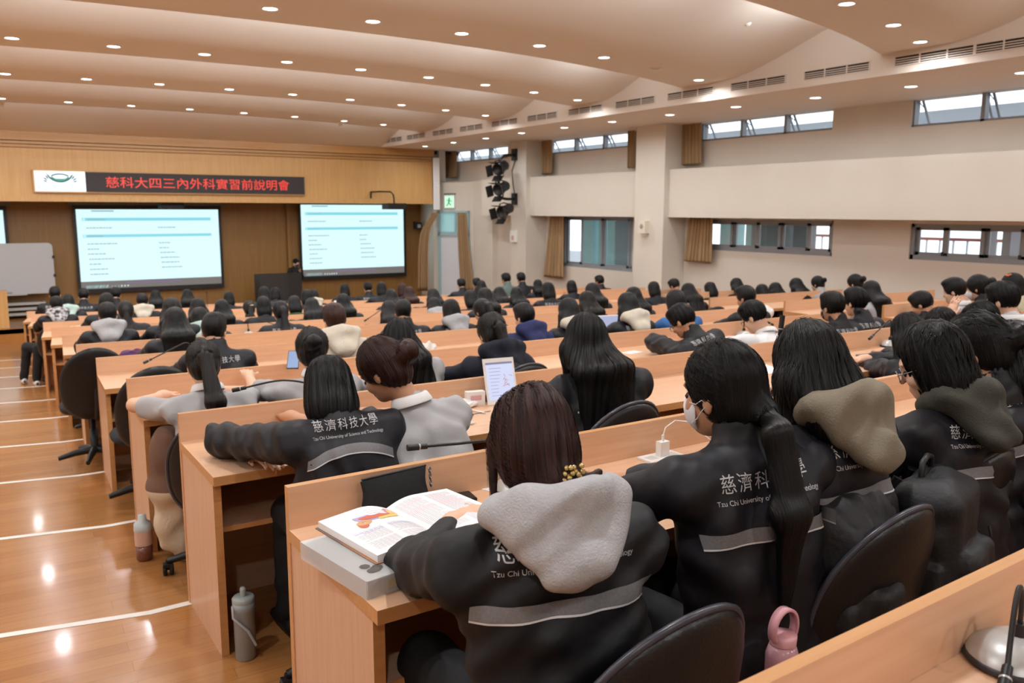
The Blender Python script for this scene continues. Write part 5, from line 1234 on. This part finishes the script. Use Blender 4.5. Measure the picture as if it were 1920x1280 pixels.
for n, px, py, hx_, hy_, lab in ((4, 286, 655, .30, -.05, 'silver gooseneck microphone on the desk behind the aisle chair'), (5, 240, 637, .28, -.03, 'silver gooseneck microphone near the grey-hooded student at the aisle'),
        (3, 346, 678, -.32, -.12, 'silver gooseneck microphone beside the ponytail in grey polo'), (5, 452, 620, .30, -.03, 'silver gooseneck microphone left of the lettered ponytail jacket'), (1, 1635, 645, -.30, -.05, 'silver gooseneck microphone with paper beside, near the pencil case'),
        (2, 1372, 627, .26, -.06, 'silver gooseneck microphone left of the white shirt'), (6, 1238, 563, .2, -.03, 'silver gooseneck microphone on a far desk by the near column'), (3, 1517, 571, -.2, -.05, 'silver gooseneck microphone on the window-side desk by the wall'), (7, 1145, 557, .2, -.04, 'silver gooseneck microphone on a far desk below the lower window'),
        (5, 690, 602, -.22, -.03, 'silver gooseneck microphone right of the beige top'), (6, 795, 610, .0, -.01, 'silver gooseneck microphone behind the grey shirt')):
    lx, ly = rowz(px, py, n, H_TOP); s = 1 if hx_ >= 0 else -1
    gooseneck(n, lx, -.10, [(0, 0, .05), (0, 0, .16), (s*.04, -.01, .205), (hx_*.5, hy_*.6, .17), (hx_, hy_, .11)], lab)
gooseneck(10, 3.1, -.1, [(0, 0, .05), (0, 0, .2), (0, -.01, .34)], 'upright gooseneck microphone in the front row below the large screen')
gooseneck(1, .66, -.12, [(0, 0, .05), (.0, .0, .14), (-.05, -.03, .19), (-.2, -.07, .19), (-.40, -.10, .165)] if False else [(0, 0, .05), (0, 0, .12), (-.04, .10, .18), (-.16, .22, .20), (-.33, .30, .165)], 'black gooseneck microphone leaning over the front of the second desk, by the bob haircut')
lx, ly = rowz(905, 880, 0, H_TOP)
gooseneck(0, .72, -.10, [(0, 0, .05), (0, 0, .12), (-.03, .07, .155), (-.16, .10, .16), (-.275, .115, .165)], 'long black gooseneck microphone reaching left over the nearest desk panel')
w0 = W(0, *rowplane(1446, 770, 0, -.12)[:1], -.12); lx0, h0 = rowplane(1446, 770, 0, -.12); lx1, h1 = rowplane(1464, 610, 0, -.12)
gooseneck(0, lx0-.02, -.12, [(0, 0, .05), (.005, 0, .12), (.02, 0, .20), (lx1-lx0+.02, 0, h1-H_TOP-.02)], 'upright black gooseneck microphone between ponytail and khaki hood', tip=.06)
for n, px0, py0, px1, py1, lab in ((3, 560, 735, 470, 762, ''),): pass

# open anatomy book lying on a book in a clear case
M_PAPER = mat('page_white', 'ECEAEA', rough=.7); M_INK = mat('ink_grey', 'BDBDC6', rough=.8); M_INKB = mat('ink_blue', '8088C4', rough=.8); M_PINKM = mat('marker_pink', 'D9A6B4', rough=.8)
bc = on_row('cased_book', 0, .185, -.365, 'thick textbook in a clear case under the open anatomy book', 'book', yaw=8, group=None)
MB().box(-.20, .13, -.155, .155, .003, .042).build('pages', mat('book_cover_pale', 'C9C4B8', rough=.5, col2='9C978E', scale=7, detail=4), bc, bevel=.002)
MB().box(-.205, .135, -.16, .16, .042, .046).box(-.207, -.203, -.16, .16, 0, .046).box(-.205, .135, -.162, -.158, 0, .046).build('clear_case', mat('clear_plastic', 'E3E5E8', rough=.15, alpha=.45), bc)
MB().box(-.15, .05, -.164, -.1625, .012, .034).build('spine_label', mat('spine_label', 'B8AD90', rough=.7), bc)
r = MB(); V, F = text_fit('醫學', .06, .016); r.add([(x-.06, -.1655, z+.023) for x, z in V], F); r.build('lettering', mat('ink_dark', '3A3630'), bc)
fl = MB()
for k in range(9):
    a = rng.uniform(0, 6.28); R_ = rng.uniform(.006, .016); x, y = -.14+rng.uniform(-.03, .03), -.10+rng.uniform(-.02, .02)
    fl.lathe([(.0001, .0472), (R_, .0468)], 7, c=(x, y, 0))
fl.build('printed_flower', mat('flower_print', '4B4742', rough=.6), bc)
ob = on_row('open_book', 0, .262, -.30, 'open anatomy textbook with a coloured body diagram', 'book', z=H_TOP+.048, yaw=7)
def page(s, zf=1.0):
    P = []
    for i in range(15):
        t = i/14; z = .030*math.sin(min(1, t*2.2)*math.pi*.5)*(1-.55*t)+.006; z = z if s < 0 else z*.9; P.append([(s*t*.215, y, z*zf) for y in (-.15, -.05, .05, .15)])
    return P
def zpage(s, x):
    t = abs(x)/.215; z = .030*math.sin(min(1, t*2.2)*math.pi*.5)*(1-.55*t)+.006; return z if s < 0 else z*.9
for s, nm in ((-1, 'page'), (1, 'page')):
    b = MB(); b.grid(page(s), 0, True, s > 0); P = page(s)
    for yy in (0, -1): b.grid([[r_[yy], (r_[yy][0], r_[yy][1], 0)] for r_ in P], 0, False, (yy == 0) == (s > 0))
    b.grid([[P[-1][j], (P[-1][j][0], P[-1][j][1], 0)] for j in range(4)], 0, False, s < 0); po = b.build('page', M_PAPER, ob)
    t = MB()
    for col in (0, 1):
        for k in range(34):
            y = .125-k*.0075
            if s < 0 and y > .0 and not (col == 0 and y > .04 and k % 2): continue
            if s < 0 and k % 13 == 0: continue
            x0 = s*.012+(s*.1 if col else 0); x1 = x0+s*(.085-(.03*rng.random() if k % 5 == 4 else 0)); n_ = 6
            for q in range(n_):
                xa_, xb_ = x0+(x1-x0)*q/n_, x0+(x1-x0)*(q+.86)/n_; mi = 1 if (k in (18, 19) and s < 0) else (2 if s > 0 and k in (3, 4, 9, 10, 11, 12) else 0)
                lo_, hi_ = min(xa_, xb_), max(xa_, xb_)
                t.add([(lo_, y, zpage(s, lo_)+.0006), (hi_, y, zpage(s, hi_)+.0006), (hi_, y+.0022, zpage(s, hi_)+.0006), (lo_, y+.0022, zpage(s, lo_)+.0006)], [(0, 1, 2, 3)], mi)
    t.build('page_lettering', [M_INK, M_INKB, M_PINKM], po)
def blob(b, cx, cy, rx, ry, a0, a1, r0, mi, zo, s=-1, n=18):
    P = []
    for a in np.linspace(a0, a1, n): P.append([(cx+math.cos(a)*rx*q, cy+math.sin(a)*ry*q, zpage(s, cx+math.cos(a)*rx*q)+zo) for q in (r0, 1.0)])
    b.grid(P, mi, False)
dg = MB()
blob(dg, -.085, .085, .062, .042, math.pi*.95, math.pi*1.75, .25, 0, .0009); blob(dg, -.08, .085, .07, .05, math.pi*1.45, math.pi*2.15, .62, 1, .0012); blob(dg, -.085, .08, .05, .03, math.pi, math.pi*1.9, .3, 2, .0015); blob(dg, -.135, .045, .022, .016, 0, 6.283, .3, 3, .0012); blob(dg, -.05, .10, .045, .035, math.pi*1.6, math.pi*2.3, .35, 4, .001); blob(dg, -.145, .03, .014, .018, 0, 6.283, .0, 2, .0009)
dg.build('body_diagram', [mat('diagram_violet', 'AE9CC6', rough=.7), mat('diagram_yellow', 'E0C06A', rough=.7), mat('diagram_red', 'C4664E', rough=.7), mat('diagram_tan', 'C99A6A', rough=.7), mat('diagram_pink', 'D98FA0', rough=.7)], ob)
MB().box(-.222, -.002, -.155, .155, -.0015, .0015).box(.002, .222, -.155, .155, -.0015, .0015).build('cover', mat('book_cover_orange', 'C08448', rough=.5, col2='5A5560', scale=5), ob)
# pencil pouch with charm
pn = on_row('pencil_pouch', 0, .318, -.066, 'black cloth pencil pouch leaning on the desk panel, zip charm hanging', 'pencil case', yaw=2)
b = MB(); P = []
for i, z in enumerate(np.linspace(0, .118, 8)):
    t = z/.118; th = .026*(1-t)**.7+.004; row = []
    for a in np.linspace(0, 2*math.pi, 33): c, s = math.cos(a), math.sin(a); row.append((math.copysign(abs(c)**.35, c)*(.108+.004*math.sin(z*60)), math.copysign(abs(s)**.8, s)*th+.014*t, z+(.006*c*t)))
    P.append(row)
b.grid(P, 0, True, True); b.add([p for p in P[-1][:-1]], [tuple(range(32))[::-1]]); b.build('pouch', mat('black_canvas', '19191B', rough=.9, bump=.25, bscale=300), pn)
MB().tube([(-.106, .014, .118), (.110, .014, .124)], .0035, 6).build('zip', M_BLACK, pn)
b = MB(); z = .118
for k in range(6): b.lathe([(.006, -.0012), (.0075, 0), (.006, .0012)], 10, M=Matrix.Translation((.112, -.006-.0012*k, z-.010*k)) @ Matrix.Rotation(1.57 if k % 2 else 0.3, 4, 'Z') @ Matrix.Rotation(1.4, 4, 'X'))
b.build('chain', M_STEEL, pn); MB().lathe([(.0001, -.028), (.009, -.02), (.012, -.006), (.006, .004), (.0001, .006)], 12, c=(.114, -.016, .036)).build('charm', mat('charm_brown', '7A4F34', rough=.5, metal=.2), pn)
def phone(n, lx, ly, yaw, lab, mcase, mscr, w=.074, l=.155, z=H_TOP):
    o = on_row('phone', n, lx, ly, lab, 'phone', yaw=yaw, z=z); MB().box(-w/2, w/2, -l/2, l/2, 0, .009).build('case', mcase, o, bevel=.004); MB().box(-w/2+.003, w/2-.003, -l/2+.003, l/2-.003, .009, .0096).build('screen' if mscr is not M_PIC else 'printed_back', mscr, o); return o
M_PIC = mat('printed_case', 'D8B8AC', rough=.4, col2='A8625A', scale=40, detail=1); M_GLOSS = mat('phone_glass', '17181F', rough=.08)
phone(0, 1.03, -.335, 58, 'dark blue phone lying by the ponytailed student', mat('phone_case_navy', '232734', rough=.4), M_GLOSS)
phone(0, .505, -.06, 80, 'black phone half hidden behind the pencil pouch', M_BLACK, mat('phone_back', '1D1A1B', rough=.5))
lx, ly = rowz(435, 828, 1, H_TOP); phone(1, lx, ly, -62, 'phone in a pink patterned case on the second desk', M_BLACK, M_PIC)
# power outlet plates and charger
def plate(n, lx, ly, lab):
    o = on_row('outlet_plate', n, lx, ly, lab, 'power outlet', group='desk outlet plates'); MB().box(-.085, .085, -.04, .04, 0, .008).build('plate', M_WHITE, o, bevel=.003)
    MB().box(-.07, -.03, -.02, .02, .008, .0085).box(.02, .07, -.02, .02, .008, .0085).build('socket_face', mat('socket_grey', 'CFCFCC', rough=.5), o); return o
lx, ly = rowz(1218, 851, 0, H_TOP); plate(0, lx, -.09, 'white outlet plate on the nearest desk with a charger plugged in')
cg = on_row('phone_charger', 0, lx+.005, -.09, 'white plug-in charger with a looping cable on the nearest desk', 'charger', z=H_TOP+.0085)
MB().box(-.021, .021, -.014, .014, 0, .055).build('body', M_WHITE, cg, bevel=.004)
Q = [(0, 0, .055), (0, 0, .075), (.012, -.0, .105), (.05, -.01, .128), (.10, -.03, .12), (.15, -.06, .07), (.20, -.10, .02), (.26, -.2, .006)]
MB().tube(Q, .0022, 6).build('cable', M_WHITE, cg); MB().tube([(0, 0, .055), (0, 0, .078)], .005, 8).build('connector', M_WHITE, cg)
# tablet, tissues, cables and pens on second desk
lx, ly = rowz(955, 738, 1, H_TOP); tb = on_row('tablet', 1, 1.42, -.17, 'white tablet computer propped up with a lit page of notes', 'tablet', yaw=-8)
lxt, hb = rowplane(956, 752, 1, -.20); lxc, hc_ = rowplane(940, 722, 1, -.14); tb.location = W(1, lxc, -.16, H_TOP+.0005)
R = Matrix.Rotation(math.radians(-18), 4, 'X')
MB().box(-.088, .088, -.004, .004, 0, .245, 0, R).build('body', M_WHITE, tb, bevel=.003)
MB().box(-.077, .077, -.0048, -.004, .022, .223, 0, R).build('screen', emat('tablet_page', 'D9DDF4', .78, 'D6DCFA'), tb)
t = MB()
for k in range(9): t.box(-.06, -.06+rng.uniform(.04, .075), -.0053, -.0048, .19-.018*k, .192-.018*k, 0, R)
for k in range(12): x, z = rng.uniform(.005, .06), rng.uniform(.09, .16); t.box(x, x+.018, -.0053, -.0048, z, z+.002, 1, R @ Matrix.Translation((x, 0, z)) @ Matrix.Rotation(rng.uniform(-1, 1), 4, 'Y') @ Matrix.Translation((-x, 0, -z)))
t.box(-.077, .077, -.0053, -.0048, .212, .223, 2, R); t.build('page_content', [mat('note_blue', '8890C0'), mat('note_red', 'C0707C'), mat('note_bar', '8F96BE')], tb)
MB().box(-.06, .06, .02, .11, 0, .03).build('stand', M_BLACK, tb)
def lump(name, n, px, py, r, lab, cat, m, seed=0, z=H_TOP, amp=.25, ly=None, group=None):
    lx, l2 = rowz(px, py, n, z); o = on_row(name, n, lx, l2 if ly is None else ly, lab, cat, z, group=group); nf = folds(seed, amp*min(r), min(r)*1.6)
    f = field([ell((0, 0, r[2]*.75), r), ('k', .02, ell((r[0]*.3, r[1]*.2, r[2]*.6), (r[0]*.6, r[1]*.7, r[2]*.9)))], .02, cuts=[((0, 0, -1), 0.0)], noise=nf)
    V, F = nets(f, (-r[0]*1.6, -r[1]*1.6, -.02), (r[0]*1.6, r[1]*1.6, r[2]*2.4), max(r)/16); me = mesh_np(name, V, F, [m], True); obj('body', me, o); return o
lump('tissue_pile', 1, 872, 762, (.075, .05, .022), 'crumpled white tissues beside the tablet', 'tissue', M_WHITE, 2)
o = on_row('tissue_packet', 1, rowz(845, 742, 1, H_TOP)[0], -.10, 'white packet with a cable standing left of the tablet', 'packet', yaw=-10); MB().box(-.05, .05, -.02, .02, 0, .075).build('packet', M_WHITE, o, bevel=.006); MB().box(-.03, .03, -.0215, -.02, .03, .055).build('pink_label', mat('label_pink', 'D7A5AC'), o)
lx, ly = rowz(865, 782, 1, H_TOP); o = on_row('earphone_cable', 1, lx, ly, 'tangled black earphone cable on the second desk', 'cable')
Q = [(.055*math.cos(a*1.7)+.02*math.sin(a*3.1), .03*math.sin(a*1.3)+.012*math.cos(a*2.9), .004+.0025*math.sin(a*5)) for a in np.linspace(0, 16, 90)]+[(.1, .01, .004), (.18, .02, .004)]
MB().tube(Q, .0018, 6).build('cable', M_BLACK, o); MB().tube([(-.03, .03, .004), (-.032, .035, .05), (-.02, .04, .085), (-.035, .05, .10)], .0018, 6).build('raised_loop', M_BLACK, o)
def pen(n, px, py, yaw, lab, m, l=.14, r=.005):
    lx, ly = rowz(px, py, n, H_TOP); o = on_row('pen', n, lx, ly, lab, 'pen', yaw=yaw); M = Matrix.Translation((0, 0, r)) @ Matrix.Rotation(math.pi/2, 4, 'Y')
    MB().lathe([(.0001, -l/2), (r, -l/2+.002), (r, l/2-.02), (.0015, l/2), (.0001, l/2)], 12, M=M).build('barrel', m, o); MB().lathe([(r*1.15, -l/2-.001), (r*1.15, -l/2+.035)], 12, M=M).build('cap', M_WHITE, o)
pen(1, 892, 772, -75, 'white pen lying by the tablet', M_WHITE); pen(1, 872, 797, -15, 'white correction pen near the desk edge', M_WHITE, .11, .007)
def sheet(n, px, py, w, l, yaw, lab, m=M_PAPER, lines=True, ly=None):
    lx, l2 = rowz(px, py, n, H_TOP); o = on_row('paper_sheet', n, lx, l2 if ly is None else ly, lab, 'paper', yaw=yaw)
    MB().box(-w/2, w/2, -l/2, l/2, 0, .0015).build('sheet', m, o)
    if lines:
        t = MB()
        for k in range(7): t.box(-w*.4, w*.4*rng.uniform(.3, 1), l*.4-l*.11*k, l*.4-l*.11*k+.002, .0015, .0018)
        t.build('sheet_lettering', M_INK, o)
sheet(1, 1660, 664, .2, .13, 20, 'white sheet beside the microphone near the pencil case'); sheet(1, 1425, 690, .20, .28, -15, 'white sheets on the second desk behind the ponytailed student', ly=-.22)
sheet(1, 1442, 655, .22, .10, 5, 'pale folded paper near the second desk front panel', ly=-.08); sheet(2, 1160, 655, .16, .1, 10, 'pale sheet on the third desk', ly=-.25)
sheet(2, 1370, 640, .2, .28, 30, 'white notes under the white-shirted student', ly=-.3); sheet(2, 1760, 560, .3, .2, 10, 'cream papers before the student in grey shirt', ly=-.15)
sheet(0, 905, 900, .08, .1, 20, 'small white note beside the open book', ly=-.06)
lx, ly = rowz(1628, 669, 1, H_TOP); o = on_row('pencil_case', 1, lx, ly, 'slim grey pencil case on the second desk', 'pencil case', yaw=-8); MB().box(-.10, .10, -.018, .018, 0, .022).build('case', mat('case_grey', '6E6A64', rough=.5, metal=.3), o, bevel=.006); MB().box(-.1, .1, -.019, .019, .010, .012).build('seam', M_BLACK, o)
o = on_row('tablet', 0, rowplane(1445, 745, 0, -.3)[0], -.30, 'dark tablet lying under the khaki-hooded student hands', 'tablet', yaw=-12); MB().box(-.13, .13, -.09, .09, 0, .008).build('body', M_WHITE, o, bevel=.003); MB().box(-.115, .115, -.078, .078, .008, .0086).build('screen', M_GLOSS, o)
lump('plastic_bag', 3, 1365, 590, (.14, .09, .10), 'crumpled white plastic bag standing on a desk', 'bag', mat('bag_white', 'E4E2E2', rough=.35), 4, ly=-.2, amp=.12)
lump('cloth_bundle', 4, 232, 648, (.12, .07, .05), 'purple and red cloth bundle behind the aisle chair', 'cloth', mat('purple_cloth', '3A2A66', rough=.8, col2='6A2634', scale=12), 5, ly=-.3)
lump('cap_on_desk', 7, 142, 612, (.14, .07, .04), 'tan cap lying on a desk near the aisle', 'cap', mat('tan_cloth', 'A98360', rough=.9, col2='D8C2AC', scale=9), 6, ly=-.2)
lump('fur_trim', 3, 672, 618, (.10, .07, .05), 'cream fur hood trim beside the beige top', 'coat', mat('fur_white', 'DCD6CE', rough=.95, bump=.5, bscale=90), 7, ly=-.35)
lump('folded_jacket', 2, 880, 688, (.16, .09, .05), 'dark grey jacket slung between two students', 'jacket', mat('grey_jacket', '4E4C50', rough=.8), 8, ly=-.62, z=.80)
o = on_row('tablet', 3, rowz(1030, 600, 3, H_TOP)[0], -.16, 'pale lit tablet standing beside the cream hood', 'tablet', yaw=-8); MB().box(-.12, .12, -.004, .004, 0, .18, 0, R).build('body', M_WHITE, o, bevel=.003); MB().box(-.11, .11, -.005, -.004, .01, .17, 0, R).build('screen', emat('tablet_page2', 'C9CFF0', .55, 'C4CCF4'), o); MB().box(-.05, .05, .015, .06, 0, .04).build('stand', M_BLACK, o)
o = on_row('phone', 2, rowplane(549, 708, 2, -.18)[0], -.18, 'lit phone held by the student in grey polo', 'phone', z=.87, yaw=-25); MB().box(-.037, .037, -.004, .004, 0, .15, 0, Matrix.Rotation(-.9, 4, 'X')).build('case', M_BLACK, o); MB().box(-.033, .033, -.0052, -.004, .005, .145, 0, Matrix.Rotation(-.9, 4, 'X')).build('screen', emat('phone_page', 'A9C4EC', .5, '8FB6F0'), o)
# bottles
def bottle(loc, r, h, lab, parts, name='water_bottle', tilt=0):
    o = empty(name, loc, 0, lab, 'bottle'); o.rotation_euler = (tilt, 0, 0)
    for nm, prof, m in parts: MB().lathe(prof, 24).build(nm, m, o)
    return o
M_BTL = mat('grey_steel_bottle', '8E9599', rough=.35, metal=.1, var=.05, scale=6)
b_ = bottle(W(1, .085, -.63), .04, .26, 'tall grey green bottle on the floor by the nearest desk end', [('body', [(.036, 0), (.04, .006), (.041, .20), (.043, .205), (.043, .235), (.0001, .235)], M_BTL), ('lid', [(.043, .236), (.044, .25), (.038, .258), (.0001, .258)], mat('bottle_lid', '9DA6A6', rough=.4)), ('spout', [(.011, .258), (.012, .285), (.009, .295), (.0001, .295)], mat('bottle_lid', '9DA6A6'))])
MB().tube([(-.043, 0, .225), (-.05, -.03, .19), (.0, -.048, .13), (.03, -.04, .06)], .006, 6).build('strap', mat('strap_grey', 'A9AEB2', rough=.6), b_)
b_ = bottle(W(2, -.045, -.66), .04, .25, 'clear bottle of brown tea with a pale lid on the floor', [('tea', [(.038, .002), (.042, .01), (.042, .085), (.0001, .085)], mat('tea_brown', '6E4030', rough=.2)), ('shell', [(.044, .086), (.045, .16), (.043, .19), (.03, .205)], mat('bottle_clear', 'C9A594', rough=.2)), ('lid', [(.044, .165), (.046, .17), (.044, .205), (.022, .222), (.02, .25), (.0001, .252)], mat('pale_lid', 'BCC9CC', rough=.4))])
p = aty(809, 430, 18); q = aty(627, 1, 18)
lx, h = rowplane(629, 551, 9, -.25); bottle(W(9, lx, -.25, H_TOP+.0005), .03, .2, 'small blue drink can or bottle on a front desk', [('body', [(.034, 0), (.036, .01), (.036, .11), (.03, .125)], mat('blue_label', '5C62B8', rough=.4)), ('top', [(.03, .125), (.032, .17), (.0001, .172)], M_WHITE)], name='drink_bottle')
# coat hanging by the grey polo student and the shoe below
fco = field([cap((0, 0, .66), (.0, -.01, .42), .085, .105), cap((.02, 0, .45), (.055, -.02, .06), .085, .06), cap((-.03, 0, .42), (-.035, -.02, .12), .06, .035)], .05, noise=folds(31, .008, .14))
lc_ = rowz(316, 1020, 2, .10)
co = empty('coat', W(2, lc_[0]+.02, lc_[1]), ang(2), 'brown and cream coat hanging off the aisle-side chair', 'coat')
V, F = nets(fco, (-.25, -.22, -.02), (.25, .22, .85), .012); mi = (V[F].mean(1)[:, 2] < .42).astype(np.int32); obj('cloth', mesh_np('cloth', V, F, [mat('brown_wool', '6E5142', rough=.95), mat('cream_wool', 'CDBBA2', rough=.95, bump=.3, bscale=80)], True, mi), co)
# backpacks on the seats of the nearest row
def backpack(n, lx, ly, z, yaw, lab, s=1.0):
    o = on_row('backpack', n, lx, ly, lab, 'backpack', z, yaw, 'black backpacks')
    bx = lambda c, hf, r: ('b', np.array(c, f32), np.array(hf, f32), r); zp = [(-.125, -.118, .10), (-.125, -.118, .30), (-.08, -.112, .385), (.08, -.112, .385), (.125, -.118, .30), (.125, -.118, .10)]; zq = [(-.09, -.165, .10), (-.088, -.168, .20), (.088, -.168, .20), (.09, -.165, .10)]
    f = field([bx((0, 0, .20), (.105, .05, .15), .055), ('k', .06, cap((-.06, .0, .37), (.06, .0, .37), .075)), ('k', .012, bx((0, -.10, .14), (.085, .025, .075), .035)), ('k', .01, bx((-.15, -.02, .12), (.012, .04, .07), .02)), ('k', .01, bx((.15, -.02, .12), (.012, .04, .07), .02))], .06, subs=[(cap(a_, b_, .007), .004) for Z in (zp, zq) for a_, b_ in zip(Z, Z[1:])], cuts=[((0, 0, -1), 0.0)], noise=folds(40+n+int(lx*10), .006, .12))
    V, F = nets(f, (-.3, -.3, -.03), (.3, .3, .56), .009); obj('body', mesh_np('body', V*s, F, [mat('black_nylon_bag', '17171A', rough=.6, bump=.2, bscale=70)], True), o)
    MB().tube([(-.05*s, .03, .43*s), (-.045*s, .03, .475*s), (0, .03, .487*s), (.045*s, .03, .475*s), (.05*s, .03, .43*s)], .009, 8).build('top_handle', M_BLACK, o)
    MB().tube([(.118*s, -.13*s, .27*s), (.122*s, -.138*s, .235*s)], .004, 6).build('zip_pull', mat('zip_grey', '34343A', rough=.4), o)
    for sx in (-1, 1): MB().tube([(sx*.07*s, .09*s, .42*s), (sx*.10*s, .14*s, .30*s), (sx*.11*s, .12*s, .08*s)], .016, 8).build('shoulder_strap', M_BLACK, o)
    return o
lx1, h1 = rowplane(1570, 985, 0, -.98); backpack(0, lx1, -1.0, .48, 20, 'black backpack wedged against the chair behind the ponytailed student')
lx2, h2 = rowplane(1745, 880, 0, -.98); backpack(0, lx2, -1.0, .48, 15, 'black backpack on the chair behind the khaki hood', .95)
# pink bottle with carry loop
lxp, hp = rowplane(1470, 1165, 0, -1.12); pb = on_row('pink_bottle', 0, lxp, -1.12, 'pink bottle with a round carry loop between the chairs', 'bottle', hp-.30)
MB().lathe([(.034, 0), (.038, .01), (.038, .22), (.03, .245), (.0001, .247)], 20).build('body', mat('pink_clear', 'B98A94', rough=.15), pb)
MB().lathe([(.030, .247), (.031, .27), (.0001, .275)], 20).build('lid', mat('pink_lid', 'D39AA2', rough=.4), pb)
P = []
for a in np.linspace(-.5, math.pi+.5, 22): P.append([(math.cos(a)*r_, yy, .285+math.sin(a)*r_*1.15) for r_, yy in ((.036, -.011), (.042, -.011), (.042, .011), (.036, .011), (.036, -.011))])
MB().grid(P, 0, True).build('carry_loop', mat('pink_lid', 'D39AA2'), pb)
# hair ornaments are worn: children of their person
b = MB(); r_ = random.Random(3)
for k in range(16):
    c = hw(JA1, (.048+r_.uniform(-.024, .024), -.128+r_.uniform(-.006, .004), -.088+r_.uniform(-.02, .02))); b.lathe([(.0001, -.006), (.005, -.004), (.0065, 0), (.005, .004), (.0001, .006)], 10, c=tuple(c))
b.build('hair_clip', mat('gold_metal', 'C9B27A', rough=.2, metal=.95), A1p)

def ornament(p, nm, pts, m, r=.012):
    b = MB()
    for q in pts: b.lathe([(.0001, -r*.6), (r*.8, -r*.4), (r, 0), (r*.8, r*.4), (.0001, r*.6)], 10, c=q)
    b.build(nm, m, p)
ornament(CLIP, 'hair_clip', [(-.045, .125, 1.243), (-.025, .14, 1.247), (-.06, .145, 1.236), (-.04, .16, 1.238)], mat('orange_clip', 'D9702E', rough=.4), .018)
ornament(WCL, 'hair_clip', [(.02, .06, 1.236), (.035, .065, 1.23)], M_WHITE, .012)
ornament(GTI, 'hair_tie', [(.0, -.02, 1.12), (.015, -.02, 1.12), (-.015, -.02, 1.12)], mat('gold_metal', 'C9B27A'), .016)
